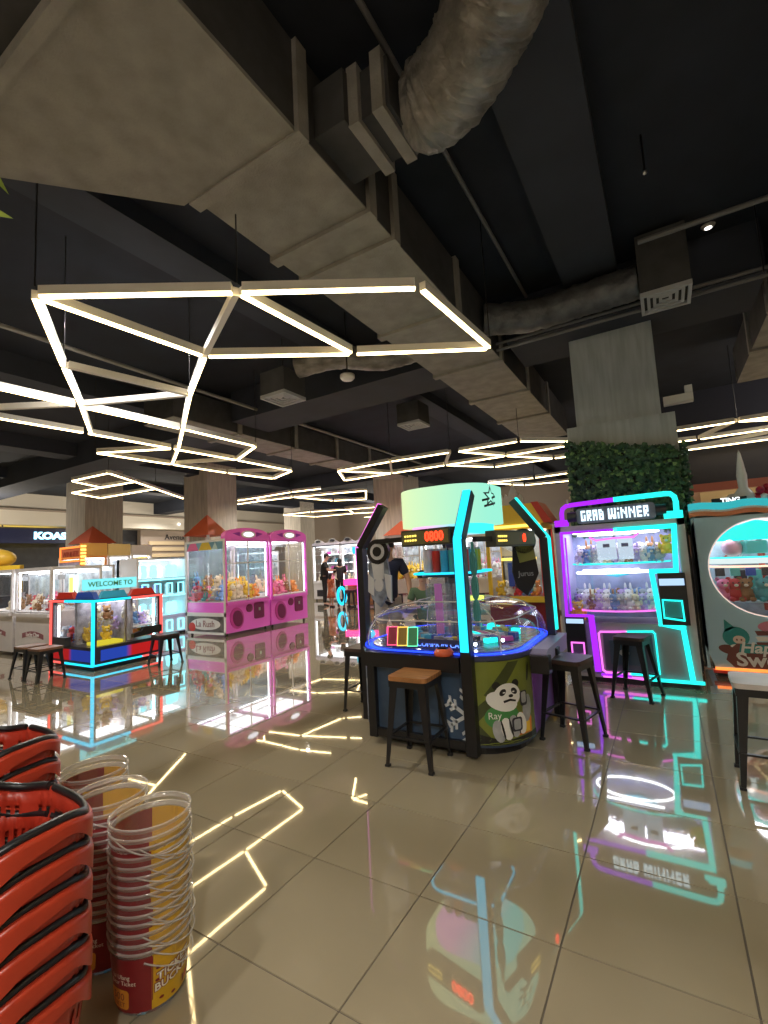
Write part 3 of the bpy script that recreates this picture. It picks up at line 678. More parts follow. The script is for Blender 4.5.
# orange-lit machines behind the kiosk
oc = claw_machine('prize_machine', 'orange prize machine with a glowing orange marquee frame, behind the neon kiosk', (-12.9, 6.32, 0), PI/2, .58, 1.2, 1.92, .8, m_orange, m_orange, 'flat', .36, hcol=mat('gold_header', (.75, .42, .10), .4), door='box', group='orange prize machines', shelves=1)
MB().strip([(-.29, -.5, 2.2), (-.29, -.5, 1.86), (-.29, .5, 1.86), (-.29, .5, 2.2), (-.29, -.5, 2.2)], .05, .03, 0, (-1, 0, 0)).build('marquee_frame', m_orangeneon, oc)
MB().b2(-.285, -.28, -.48, .48, 1.9, 2.18).build('marquee_face', mat('marquee_face', (.45, .12, .05), .5), oc)
text('marquee_lettering', 'WINNER', .2, mat('marquee_ink', (.30, .04, .02), .5), oc, left(-.292, 0, 2.03), .003)
MB().b2(-.292, -.28, -.5, .56, .3, 1.84).build('side_print', mat('lilac_print', (.42, .36, .48), .5, noise=.5, nscale=5), oc)
mb = MB()
for k in range(24): mb.box((-.27, -.58, .25+k*.085), (.10, .07, .05))
MB().b2(-.32, -.22, -.56, -.5, .1, 2.28).build('led_pole', m_orange, oc); stuff(mb.build('led_dots', emit('amber_dots', (1, .55, .12), 1.8), oc))
oc2 = claw_machine('prize_machine', 'yellow headed prize machine with white posts beside the orange marquee machine', (-12.9, 6.93, 0), PI/2, .58, 1.2, 1.92, .8, m_orange, m_white, 'flat', .34, hcol=mat('gold_header2', (.80, .60, .25), .4), door='box', group='orange prize machines', shelves=1)
oc3 = claw_machine('prize_machine', 'slim white prize machine with a rounded yellow side, third in the orange row', (-12.9, 7.55, 0), PI/2, .58, 1.2, 1.95, .8, m_white, m_white, 'flat', .28, hcol=m_offwhite, door='box', group='orange prize machines', shelves=1)
MB().prism(rrect(.9, .42, .2), 0, .06, 0, right(.30, 0, 2.05)).build('yellow_cap', m_yellow, oc3)
for q, r_ in enumerate((oc, oc2, oc3)):
    for k in range(4):
        MB().b2(-.2+.1*k, -.13+.1*k, .1, .2, .84, 1.0).build('prize_box', [m_yellow, m_blue, m_red, m_white][(k+q) % 4], r_)

# cyan lit shelf machine
sm = thing('prize_shelf_machine', 'white prize machine with two tiers of ice blue lights beside the nearer pink machine', 'prize machine', (-10.5, 6.73, 0), PI/2)
MB().b2(-.65, .65, .30, .4, .05, 1.80).build('back_panel', m_offwhite, sm)
for s in (-1, 1): MB().b2(s*.65, s*.61, -.4, .4, .05, 1.80).build('side_panel', m_white, sm)
for z in (.05, .42, .92, 1.30, 1.76): MB().b2(-.61, .61, -.38, .3, z, z+.04).build('shelf', m_white, sm)
MB().b2(-.61, .61, -.36, -.3, .09, .42).build('lower_panel', m_offwhite, sm)
m_ice = emit('ice_blue', (.25, .85, .95), 1.7)
for z in (.46, 1.34):
    for k in range(6):
        x = -.5+.2*k
        o = MB().lathe([(.0, .0), (.075, .02), (.09, .12), (.07, .2), (.08, .26), (.03, .30), (0, .30)], 10, 0, (x, -.15+.1*(k % 2), z)).build('lit_bulb', m_ice if k % 3 else emit('ice_white', (.7, .95, 1), 1.7), sm)
for z in (.10, .96):
    for k in range(4):
        x = -.45+.3*k; MB().strip([(x-.07, -.39, z), (x+.07, -.39, z), (x+.07, -.39, z+.24), (x-.07, -.39, z+.24), (x-.07, -.39, z)], .025, .02).build('lit_frame', m_ice, sm)
        MB().b2(x-.06, x+.06, -.30, -.28, z+.01, z+.23).build('prize_card', [m_blue, mat('lilac_card', (.4, .3, .6)), m_white, m_dark][k], sm)
for z in (.90, 1.28): MB().b2(-.61, .61, -.41, -.38, z, z+.03).build('shelf_light', m_ice, sm)
MB().b2(-.61, .61, -.40, -.395, .1, 1.76).build('front_pane', m_glass, sm)

MB().b2(-.6, .6, -.34, .38, 0, .06).build('plinth', m_black, sm)
MB().b2(-.55, .55, -.2, .2, 1.745, 1.758).build('light_panel', emit('cabinet_light', (.95, .97, 1), 4.5), sm)
# ------------------------------------------------------------------ neon kiosk
ks = thing('prize_kiosk', 'four sided red and blue neon prize kiosk with a cyan welcome sign on top', 'kiosk', (-8.41, 4.53, 0))
kw, kd = .66, .57
MB().b2(-kw+.05, kw-.05, -kd+.05, kd-.05, 0, .07).build('plinth', m_black, ks)
MB().b2(-kw, kw, -kd, kd, .09, .36).build('base_cabinet', m_dark, ks)
MB().b2(-kw+.06, kw-.06, -kd-.012, -kd, .14, .31).build('base_panel', emit_mix('red_blue_panel', (.5, .02, .02), (.03, .06, .42), 0, -.05, .05, .5), ks)
MB().b2(kw, kw+.012, -kd+.12, kd-.06, .14, .31).build('base_panel', emit_mix('blue_red_panel', (.03, .08, .55), (.65, .02, .02), 1, -.05, .05, .5), ks)
mb = MB(); MB().strip([(-.2, -kd-.01, .085), (kw+.01, -kd-.01, .085), (kw+.01, kd*.4, .085)], .025, .025, 0, (0, 0, 1)).build('base_neon', m_cyan, ks)
MB().strip([(-kw-.01, -kd-.01, .085), (-.2, -kd-.01, .085)], .025, .025, 0, (0, 0, 1)).build('base_neon', m_redneon, ks)
MB().strip([(kw+.01, kd*.4, .085), (kw+.01, kd+.01, .085)], .025, .025, 0, (0, 0, 1)).build('base_neon', m_redneon, ks)
for sx, sy, mm in ((1, -1, m_cyan), (-1, -1, m_redneon), (1, 1, m_redneon), (-1, 1, m_redneon)):
    o = MB().b2(sx*kw, sx*(kw-.06), sy*kd, sy*(kd-.06), .36, 1.06).build('corner_post', m_dark, ks)
    wn = .019 if (sx, sy) == (1, -1) else .020
    MB().box((sx*(kw+.0), sy*(kd+.0), .58), (wn*2, wn*2, .98)).build('neon_post', mm, o)
MB().strip([(-kw, -kd-.02, 1.08), (-.15, -kd-.02, 1.08)], .03, .03, 0, (0, 0, 1)).build('top_neon', m_redneon, ks)
MB().strip([(-.15, -kd-.02, 1.08), (kw+.02, -kd-.02, 1.08), (kw+.02, 0, 1.08)], .035, .035, 0, (0, 0, 1)).build('top_neon', m_cyan, ks)
MB().strip([(kw+.02, 0, 1.08), (kw+.02, kd, 1.08)], .03, .03, 0, (0, 0, 1)).build('top_neon', m_redneon, ks)
MB().b2(-kw, kw, -kd, kd, 1.05, 1.11).build('roof_panel', m_dark, ks)
for x0, x1, mm in ((-kw+.06, -.02, m_red), (.02, kw-.06, m_blue)):
    MB().prism([(x0, 0), (x1, 0), (x1-.08, .11), (x0+.08, .11)], 0, .08, 0, front(0, -kd+.12, 1.11)).build('roof_fascia', mm, ks)
MB().prism([(-.45, 0), (.0, 0), (-.06, .11), (-.39, .11)], 0, .08, 0, right(kw-.12, 0, 1.11)).build('roof_fascia', mat('sky_blue', (.05, .45, .70), .4), ks)
MB().prism([(.04, 0), (.5, 0), (.42, .11), (.1, .11)], 0, .08, 0, right(kw-.12, 0, 1.11)).build('roof_fascia', m_red, ks)
o = MB().b2(.17, .21, -.50, .40, 1.24, 1.42).build('welcome_sign', emit('sign_aqua', (.20, .72, .78), .9), ks)
text('sign_lettering', 'WELCOME TO', .115, mat('sign_ink', (.12, .50, .25), .5), o, right(.214, -.05, 1.33), .003, .002)
for y in (-.4, .3): MB().cyl((.19, y, 1.1), (.19, y, 1.25), .012, n=6).build('sign_post', m_steel, ks)
for x0, x1, y0, y1 in ((-kw+.06, kw-.06, -kd+.02, -kd+.025), (-kw+.06, kw-.06, kd-.025, kd-.02)): MB().b2(x0, x1, y0, y1, .36, 1.05).build('pane', m_glass, ks)
for sx in (-1, 1): MB().b2(sx*(kw-.025), sx*(kw-.02), -kd+.06, kd-.06, .36, 1.05).build('pane', m_glass, ks)
MB().b2(kw-.05, kw-.02, -.05, -.02, .36, 1.05).build('glazing_bar', m_steel, ks)
MB().cyl((-kw+.12, -kd+.06, .45), (-kw+.12, -kd+.06, 1.0), .016, n=6).build('led_tube', m_white_led, ks); MB().cyl((kw-.06, kd-.1, .4), (kw-.06, kd-.1, 1.02), .016, n=6).build('led_tube', m_white_led, ks)
MB().b2(-.5, .5, -.45, .45, 1.035, 1.048).build('light_panel', emit('kiosk_light', (.95, .97, 1), 2.6), ks)
MB().b2(-.04, .04, -.5, .5, .37, 1.05).build('partition', mat('lilac_print2', (.52, .50, .60), .5, noise=.5, nscale=9), ks)
MB().b2(-.6, .6, .06, .10, .37, 1.05).build('partition', mat('lilac_print2', (.52, .50, .60)), ks)
MB().b2(.3, .60, -.48, -.06, .37, .42).build('prize_tray', emit('tray_yellow', (.9, .75, .05), .55), ks)
for k, (x, y, z, mm) in enumerate([(.5, .15, .40, m_orange), (.5, .3, .4, m_yellow), (.48, .45, .4, m_red), (-.3, -.42, .4, m_red), (-.1, -.42, .4, m_blue), (.2, -.42, .4, m_dark)]):
    MB().b2(x-.05, x+.06, y-.05, y+.06, z, z+.14).build('prize_box', mm, ks)
MB().prism([(0, 0), (.5, .03), (.5, .15), (.18, .15), (.14, .09), (0, .06)], 0, .08, 0, right(kw-.02, .05, .42)).build('control_shelf', m_black, ks)
MB().b2(-.45, -.05, -kd-.07, -kd+.02, .36, .50).build('control_shelf', m_dark, ks)
MB().cyl((.0, -.35, 1.05), (.0, -.35, .72), .008, n=6).build('claw_cord', m_black, ks)
for k in range(9):
    a = ['yellow', 'cream', 'yellow', 'white', 'lilac', 'white', 'blue', 'cream', 'lilac'][k]
    plush((-8.41+.25+.16*(k % 3 == 2), 4.08+.105*k, .43+.17*(k % 2)+(.0 if k < 4 else .12)), a, f'{a} toy behind the long side of the neon kiosk, {WORDS[k]} from the cyan corner', 'plush toys in the neon kiosk', PI/2+R_.uniform(-.4, .4), .8)
for k, c in enumerate(('grey', 'blue', 'red', 'white', 'brown')):
    plush((-8.93+.12*k, 4.12+.05*(k % 2), .42), c, f'{c} toy behind the short end of the neon kiosk, {WORDS[k]} from the red corner', 'plush toys in the neon kiosk', R_.uniform(-.4, .4), .8)
for k, c in enumerate(('white', 'blue', 'lilac', 'white')):
    plush((-8.41+.42, 4.66+.11*k, .60+.02*(k % 2)), c, f'{c} toy on the far half of the neon kiosk, {WORDS[k]} along its long side', 'plush toys in the neon kiosk', PI/2+R_.uniform(-.4, .4), .75)
MB().b2(.10, .62, .10, .55, .58, .60).build('prize_shelf', m_white, ks)
plush((-8.41+.30, 4.2, .74), 'cream', 'cream plush toy topmost in the near half of the neon kiosk', 'plush toys in the neon kiosk', PI/2, .85); plush((-8.41+.30, 4.36, .74), 'brown', 'brown plush toy topmost in the near half of the neon kiosk', 'plush toys in the neon kiosk', PI/2, .85)
# ------------------------------------------------------------------ round game table with four lit poles, in the middle of the picture
gm = thing('game_table', 'large rounded game table with four glowing poles, clear dome and white drum sign', 'arcade machine', (-1.75, 4.15, 0))
HW, CR = .74, .42
MB().prism(rrect(1.36, 1.36, .38, 8), 0, .07).build('plinth', m_black, gm)
m_body = mat('table_body_blue', (.03, .05, .10), .3)
MB().prism(rrect(1.48, 1.48, CR, 10), .07, .70, 0, None, False).build('base_cabinet', m_body, gm)
def corner(sx, sy, d0):
    cx, cy = sx*(HW-CR), sy*(HW-CR)
    def f(u, v, d):
        a = d0+u/CR; return V(cx+(CR+d)*math.cos(a), cy+(CR+d)*math.sin(a), v)
    return f
fg = corner(1, -1, -PI/2); fb = corner(-1, -1, -PI)
m_olive = mat('olive_print', (.20, .24, .035), .35, noise=.25, nscale=3); m_olived = mat('dark_olive_print', (.055, .07, .02), .35)
m_bluep = mat('steel_blue_print', (.055, .10, .18), .35, noise=.4, nscale=4)
m_silver = mat('silver_print', (.45, .47, .50), .4, noise=.3, nscale=12); m_ink = mat('ink_black', (.012, .012, .012), .4); m_paper = mat('print_white', (.80, .80, .78), .45)
gp = decal('art_panel', [(.0, .09), (.64, .09), (.64, .69), (.0, .69)], m_olive, gm, fg, .006, 12)
SHIFT = 0.0
def pd(name, poly, m, lift, par=gp, f=fg, cuts=3): return decal(name, [(q[0]+SHIFT, q[1]) for q in poly], m, par, f, lift, cuts)
pd('dark_bolt', [(.0, .12), (.0, .28), (.20, .44), (.16, .45), (.36, .68), (.46, .68), (.33, .52), (.37, .52), (.10, .25), (.22, .12)], m_olived, .008, cuts=5)
pd('dark_floor', [(.0, .09), (.64, .09), (.64, .14), (.3, .12), (.0, .20)], m_ink, .0095)
SHIFT = .055
pd('green_jacket', ell(.235, .29, .135, .09, 20), mat('jacket_green', (.06, .26, .07), .5), .010)
text('jacket_lettering', 'Ray', .07, m_paper, gp, Matrix.Translation(fg(.23, .30, .0125)) @ FR((0,0,0), (math.cos(.53), math.sin(.53), 0), (0,0,1)), .001)
pd('white_collar', ell(.24, .40, .125, .07, 20, -.3), m_paper, .011)
for u, v in ((.20, .515), (.355, .52)): pd('panda_ear', ell(u, v, .032, .030, 14), m_ink, .0115)
pd('panda_head', ell(.285, .44, .108, .088, 26), m_paper, .013)
for u, v, q in ((.245, .465, .7), (.338, .467, -.7)): pd('eye_patch', ell(u, v, .03, .021, 14, q), m_ink, .0145)
for u, v in ((.254, .463), (.33, .464)): pd('panda_eye', ell(u, v, .011, .005, 10), m_paper, .016)
pd('panda_nose', ell(.308, .435, .02, .012, 12), m_ink, .0145)
pd('panda_mouth', [(.245, .405), (.30, .415), (.35, .400), (.345, .388), (.30, .398), (.25, .388)], m_ink, .0145)
pd('flame_print', [(.33, .14), (.50, .14), (.51, .24), (.47, .30), (.44, .24), (.40, .30), (.36, .24)], mat('flame_orange', (.80, .22, .03), .5), .0105)
pd('flame_print', [(.38, .15), (.48, .15), (.48, .22), (.45, .26), (.43, .20)], m_yellow, .0115)
for k in range(4):
    pd('arm_band', ell(.20+.062*k, .19+.012*k, .046, .082, 16, .2), m_silver if k % 2 == 0 else m_paper, .0125+.001*k)
    if k: pd('arm_gap', ell(.168+.062*k, .185+.012*k, .008, .075, 10, .2), m_ink, .0168+.0002*k)
pd('fist_print', rrect_at := [(.345+x, .225+y) for x, y in rrect(.09, .10, .02)], m_dark, .0175); pd('fist_print', [(.345+x, .225+y) for x, y in rrect(.06, .075, .015)], m_silver, .0188)
pd('raised_arm', ell(.46, .32, .052, .10, 16, -.15), m_silver, .012); pd('raised_fist', [(.425+x, .40+y) for x, y in rrect(.075, .11, .02)], m_dark, .0135); pd('raised_fist', [(.425+x, .405+y) for x, y in rrect(.05, .08, .015)], m_silver, .0148)
pd('sharp_mark', ell(.50, .58, .016, .07, 10, -.2), m_ink, .0105)
SHIFT = 0.0
bp = decal('art_panel', [(.0, .09), (.64, .09), (.64, .69), (.0, .69)], m_bluep, gm, fb, .006, 12)
pd('blade_print', [(.30, .45), (.34, .47), (.48, .30), (.44, .27)], m_silver, .008, bp, fb); pd('blue_spark', ell(.40, .25, .05, .08, 14, .2), mat('spark_blue', (.05, .18, .65), .4), .0085, bp, fb); pd('blue_spark', ell(.40, .25, .025, .05, 12, .2), m_paper, .0095, bp, fb)
pd('dark_floor', [(.0, .09), (.64, .09), (.64, .2), (.3, .13), (.0, .16)], m_ink, .010, bp, fb)
# the station that faces the camera, and the one that faces right
MB().b2(-.44, .34, -.752, -.74, .10, .62).build('station_panel', m_bluep, gm)
MB().b2(-.50, -.43, -.80, -.72, .05, .72).build('station_post', m_black, gm)
MB().b2(-.50, .34, -.82, -.72, .62, .735).build('station_rail', m_black, gm); MB().b2(-.44, .34, -.79, -.74, .06, .12).build('station_rail', m_black, gm)
MB().b2(.12, .125, -.757, -.752, .12, .62).build('panel_joint', m_ink, gm)
mb = MB(); F0 = front(.35, -.754, .30) @ Matrix.Diagonal((.78, .85, 1, 1))
for a in (90, 150, 210, 270):
    c, s = math.cos(math.radians(a)), math.sin(math.radians(a)); P = lambda r_, o_=0: (c*r_-s*o_, s*r_+c*o_)
    mb.prism([P(0, -.016), P(.22, -.018), P(.22, .018), P(0, .016)], 0, .004, 0, F0)
    for r_ in (.10, .16):
        for q in (-1, 1): mb.prism([P(r_, -.012*q), P(r_+.05, .06*q), P(r_+.075, .05*q), P(r_+.03, -.012*q)], 0, .0045, 0, F0)
mb.build('snowflake_print', mat('flake_grey', (.60, .63, .66), .4), gm)
MB().b2(.74, .752, -.34, .44, .10, .62).build('station_panel', mat('violet_print', (.22, .09, .42), .35, noise=.4, nscale=4), gm)
MB().b2(.72, .80, -.34, .50, .62, .70).build('station_rail', mat('lilac_shelf', (.42, .36, .62), .35), gm)
MB().prism([(-.36, .70), (-.30, .60), (.45, .60), (.5, .73), (-.3, .73)], 0, .14, 0, right(.74, 0, 0)).build('side_shelf', mat('lilac_shelf', (.42, .36, .62)), gm)
MB().b2(.76, .90, -.40, -.30, .56, .69).build('control_box', m_black, gm); MB().b2(.76, .90, -.05, .05, .56, .69).build('control_box', m_black, gm)
# counter rim, lit ring and play field
MB().prism(rrect(1.52, 1.52, .44, 10), .70, .735).build('counter_rim', mat('counter_smoke', (.05, .06, .14), .12), gm)
pts = [(p[0]*.985, p[1]*.985, .742) for p in rrect(1.50, 1.50, .43, 10)]
MB().tube(pts, .005, 6, 0, True).build('blue_ring_light', m_blueneon, gm)
MB().prism(rrect(1.36, 1.36, .38, 8), .735, .75).build('play_field', mat('play_field', (.10, .16, .42), .2, noise=.6, nscale=9), gm)
MB().prism(rrect(1.42, 1.42, .40, 8), .736, .738).build('rim_light_sheet', emit('rim_sheet', (.02, .07, .9), 2.2), gm)
text('rim_lettering', 'COMMON CARD', .058, emit('blue_lettering', (.10, .22, 1), 2.0), gm, FR((.16, -.70, .80), (1,0,0), (0,.35,.94)), .002)
MB().b2(-.36, .36, -.70, -.68, .76, .84).build('lettered_kerb', mat('kerb_navy', (.01, .02, .12), .3), gm)
prof = [(1.0, .742), (1.0, .82), (.97, .90), (.90, .98), (.78, 1.04), (.60, 1.08), (.42, 1.095)]
base = rrect(1.46, 1.46, .42, 8); nb = len(base); vs = []; fs = []
for s_, z in prof: vs += [(p[0]*s_, p[1]*s_, z) for p in base]
for i in range(len(prof)-1):
    for j in range(nb): fs.append((i*nb+j, i*nb+(j+1) % nb, (i+1)*nb+(j+1) % nb, (i+1)*nb+j))
mb = MB(); mb.add(vs, fs, 0, True); mb.build('dome', clear('dome_clear', (.97, .98, 1), .03, (.8, .85, .95)), gm)
for s_, z in ((.905, .975), (.42, 1.097)):
    MB().tube([(p[0]*s_, p[1]*s_, z) for p in rrect(1.46, 1.46, .42, 8)], .006, 5, 0, True).build('dome_seam', mat('seam_glint', (.75, .72, .62), .2), gm)  # dome ribs, coloured pale in place of glints along the clear edges
for a in (1, -1):
    for b in (1, -1): MB().tube([(a*.60*s_*1.0, b*.60*s_, z) for s_, z in prof], .005, 5).build('dome_seam', mat('seam_glint', (.75, .72, .62)), gm)
for k, (c, x) in enumerate((((1, .10, .25), -.27), ((1, .62, .10), -.175), ((.15, .9, .45), -.08))):
    Fm = FR((x, -.735, .86), (.96, .28, 0), (-.10, .35, .93))
    o = MB().prism(rrect(.085, .155, .012, 3), -.002, .004, 0, Fm).build('game_card', mat('card_%d' % k, tuple(q*.35 for q in c), .4), gm)
    mb = MB()
    for x0, x1, y0, y1 in ((-.044, .044, -.079, -.071), (-.044, .044, .071, .079), (-.044, -.037, -.079, .079), (.037, .044, -.079, .079)): mb.add([(x0, y0, .006), (x1, y0, .006), (x1, y1, .006), (x0, y1, .006)], [(0, 1, 2, 3)], 0, False, Fm)
    mb.build('card_edge_light', emit('card_edge_%d' % k, c, 1.1), o)
o = MB().lathe([(0, .0), (.075, .0), (.08, .02), (.06, .05), (0, .055)], 18, 0, (.20, -.765, .737)).build('control_dial', mat('dial_red', (.75, .13, .05), .35), gm)
MB().box((.20, -.775, .795), (.07, .05, .012)).build('dial_screen', m_ink, o)
for x, y, z in ((-.10, -.60, .77), (.36, -.50, .78), (-.55, -.30, .80), (.55, -.38, .80), (-.2, -.45, .77)):
    MB().ball((x, y, z), .014, 0, 8, 6).build('fill_lamp', emit('fill_white', (.85, .92, 1), 12), gm)  # small lamps added to brighten the inside of the dome
Rg = random.Random(5); gcol = [m_white, m_teal, mat('lilac_print2', (.52, .50, .60)), m_yellow, m_dark, mat('sky_blue', (.05, .45, .70)), m_pinkd, m_steel, m_blue]
for k in range(60):
    a = Rg.uniform(0, 2*PI); r_ = Rg.uniform(.30, .58); m = gcol[k % len(gcol)]
    MB().box((r_*math.cos(a), r_*math.sin(a), .765+Rg.random()*.02), (Rg.uniform(.04, .11), Rg.uniform(.03, .08), Rg.uniform(.02, .06)), 0, Rg.uniform(0, 3)).build('prize_block', m, gm)
o = MB().box((.42, -.42, .86), (.26, .16, .012), 0, .8).build('prize_pack', m_white, gm)
for k in range(4): MB().box((.35+.05*k, -.47+.045*k, .868), (.035, .15, .006), 0, .8).build('pack_stripe', [m_teal, m_pinkd, m_dark, mat('sky_blue', (.05, .45, .70))][k], o)
MB().box((.05, .30, 1.07), (.24, .05, .045)).build('field_lamp', emit('lime_lamp', (.75, .95, .10), 1.6), gm)
# the tower under the drum
MB().prism(rrect(.40, .40, .1, 4), .75, 1.30).build('tower_core', clear('tower_clear', (.9, .92, .95), .12), gm)
MB().prism(rrect(.10, .10, .03, 3), .75, 1.76).build('tower_mast', m_dark, gm)
MB().prism(rrect(.50, .50, .12, 4), 1.31, 1.335).build('tower_shelf', m_dark, gm)
MB().tube([(p[0], p[1], 1.345) for p in rrect(.62, .62, .14, 5)], .011, 6, 0, True).build('tower_ring_light', m_cyan, gm)
cc = [m_offwhite, m_red, mat('sky_blue', (.05, .45, .70)), mat('can_teal', (.05, .42, .40), .4), mat('can_lime', (.45, .48, .06), .4), m_yellow, m_orange]
for side in range(4):
    for k in range(5):
        q = -.16+.08*k; x, y = [(q, -.19), (.19, q), (-q, .19), (-.19, -q)][side]
        o = MB().cyl((x, y, 1.35), (x, y, 1.55), .036, n=12).build('prize_can', cc[(k+side) % 7], gm)
        MB().cyl((x, y, 1.55), (x, y, 1.57), .030, n=12).build('can_lid', m_steel, o)
for k in range(5): o = MB().b2(-.2+.09*k, -.2+.09*k+.07, -.21, -.19, .80, 1.25).build('tower_panel', mat('tower_pink', (.75, .25, .72), .4) if k == 1 else clear('tower_clear'), gm)
MB().prism([(px_+.03, py_) for px_, py_ in rrect(.70, .70, .24, 6)], 1.70, 1.775).build('drum_collar', emit_mix('collar_glow', (.95, .45, .85), (.05, .8, .8), 0, -.1, .25, .9), gm)
o = MB().prism([(px_+.03, py_) for px_, py_ in rrect(.88, .88, .33, 10)], 1.775, 2.115).build('drum_sign', emit_mix('drum_glow', (.66, .80, .42), (.26, .74, .58), 0, -.35, .52, .82), gm)
o.data.polygons.foreach_set('use_smooth', [False]*len(o.data.polygons))
fd = lambda u, v, d: V(.14+(.33+d)*math.cos(-PI/2+u/.33), -.11+(.33+d)*math.sin(-PI/2+u/.33), v)
st = []
for k in range(10):
    r_ = .085 if k % 2 == 0 else .038; a = PI/2+k*PI/5; st.append((.46+r_*1.25*math.cos(a), 2.0+r_*1.2*math.sin(a)))
so = decal('star_print', st, m_ink, o, fd, .004, 2)
decal('star_print', [(.46+(x-.46)*.66, 2.0+(y-2.0)*.66) for x, y in st], emit('star_fill', (.30, .80, .60), .9), o, fd, .006, 2)
decal('star_print', [(.34, 1.95), (.58, 2.0), (.58, 2.02), (.34, 1.97)], m_ink, o, fd, .008, 2); decal('star_print', [(.36, 1.90), (.56, 1.94), (.56, 1.96), (.36, 1.92)], m_ink, o, fd, .008, 2)
# four poles
POLE = [((.395, -.78), (0, -1), m_cyan), ((.78, .38), (1, 0), m_teal), ((-.38, .78), (0, 1), m_teal), ((-.78, -.38), (-1, 0), m_pinkneon)]
m_dot = {}
for k, ((x, y), (ox, oy), mm) in enumerate(POLE):
    ix, iy = x-ox*.27, y-oy*.27
    path = [V(x, y, .03), V(x, y, 1.62), V(ix, iy, 2.0)]
    mb = MB(); w_ = .085
    for a, b in zip(path[:-1], path[1:]): mb.bar(a, b, w_ if oy else w_, .07, 0, (ox, oy, 0))
    o = mb.build('pole', m_black, gm)
    of = V(ox, oy, 0)*.041
    d2 = (path[2]-path[1]).normalized(); n2 = (V(ox, oy, 0)-d2*d2.dot(V(ox, oy, 0))).normalized()*.041
    mb = MB().bar(V(x, y, .78)+of, path[1]+of, .062, .02, 0, (ox, oy, 0)); mb.bar(path[1]+of, path[2]+n2, .062, .02, 0, (ox, oy, 0)); mb.build('pole_light', mm, o)
# ornaments and counters hung between the poles
def ornament(cx, cy, z, rz, body, badge):
    F0 = Matrix.Translation((cx, cy, z)) @ Matrix.Rotation(rz, 4, 'Z') @ FX
    o = MB().prism(ell(0, 0, .115, .115, 24), -.02, .02, 0, F0).build('ornament_disc', m_black, gm)
    MB().prism(ell(0, 0, .075, .075, 20), .02, .026, 0, F0).build('disc_face', body, o); MB().prism(ell(0, 0, .045, .045, 16), .026, .032, 0, F0).build('disc_eye', m_ink, o)
    MB().prism([(-.10, -.06), (.09, -.06), (.12, -.30), (.06, -.42), (.0, -.50), (-.09, -.42), (-.12, -.28)], -.012, .012, 0, F0).build('ornament_plate', badge, gm)
    return F0
F0 = ornament(-.50, -.52, 1.57, 0, mat('silver_grey', (.60, .63, .70), .3, .2), mat('blue_grey_plate', (.30, .36, .48), .35, noise=.6, nscale=14))
mb = MB(); mb.prism([(-.07, -.10), (.06, -.10), (.05, -.25), (-.05, -.25)], .012, .02, 0, F0); mb.prism(ell(.0, -.30, .05, .06, 14), .012, .024, 0, F0); mb.prism([(.06, -.2), (.13, -.22), (.12, -.46), (.08, -.40)], .0, .02, 0, F0); mb.prism([(-.11, -.2), (-.05, -.25), (-.06, -.40), (-.12, -.36)], .012, .02, 0, F0); mb.build('plate_relief', mat('silver_grey', (.45, .48, .55)), gm)
F0 = ornament(.62, .22, 1.60, .55, mat('olive_face', (.24, .25, .07), .4), m_blackmatte)
MB().prism([(-.08, -.05), (.08, -.05), (.10, -.17), (-.05, -.2)], .012, .02, 0, F0).build('plate_relief', mat('olive_face', (.24, .25, .07)), gm)
text('ornament_lettering', 'Jurus', .07, mat('grey_ink', (.35, .35, .38), .5), gm, F0 @ Matrix.Translation((0, -.30, .016)), .002)
def counter_bar(p0, p1, digits, zt, frac0, dsz):
    p0, p1 = V(*p0, zt), V(*p1, zt); d = (p1-p0); L = d.length; rz = math.atan2(d.y, d.x)
    B0 = Matrix.Translation(p0) @ Matrix.Rotation(rz, 4, 'Z')
    o = MB().add([(0, -.02, -.02), (L, -.02, -.02), (L, .02, -.02), (0, .02, -.02), (0, -.02, .02), (L, -.02, .02), (L, .02, .02), (0, .02, .02)], [(0,3,2,1),(4,5,6,7),(0,1,5,4),(1,2,6,5),(2,3,7,6),(3,0,4,7)], 0, False, B0).build('counter_arm', m_black, gm)
    s0, s1 = L*frac0, L*.99
    MB().box(((s0+s1)/2, 0, 0), (s1-s0, .09, .135), 0, 0, None, B0).build('counter_case', mat('case_dark', (.06, .06, .045), .4), o)
    MB().box(((s0+s1)/2, -.046, 0), (s1-s0-.03, .006, .105), 0, 0, None, B0).build('counter_face', mat('case_olive', (.16, .16, .07), .4), o)
    Ft = B0 @ FX
    text('counter_digits', digits, dsz, m_digits, o, Ft @ Matrix.Translation((s0+(s1-s0)*.70, 0, .052)), .002, .002, .9)
    mb = MB()
    for k in range(5):
        for r_ in range(2): mb.box((s0+.05+.028*k, -.05, .018-.036*r_), (.018, .004, .016), 0, 0, None, B0)
    mb.build('counter_caption', m_yellowlit, o)
counter_bar((-.50, -.54), (.34, -.74), '0800', 1.66, .40, .105)
counter_bar((.46, -.62), (.70, .20), '0', 1.62, .25, .10)
mb = MB()
for k in range(3): mb.tube([(.43+.02*math.sin(a), -.60, 1.05+.19*k+.09*math.cos(a)) for a in [i*2*PI/14 for i in range(14)]], .012, 6, 0, True, up=(0, 1, 0))
mb.cyl((.43, -.60, .98), (.43, -.60, 1.60), .012); mb.build('side_coil', mat('coil_teal', (.10, .40, .42), .25, .3), gm)

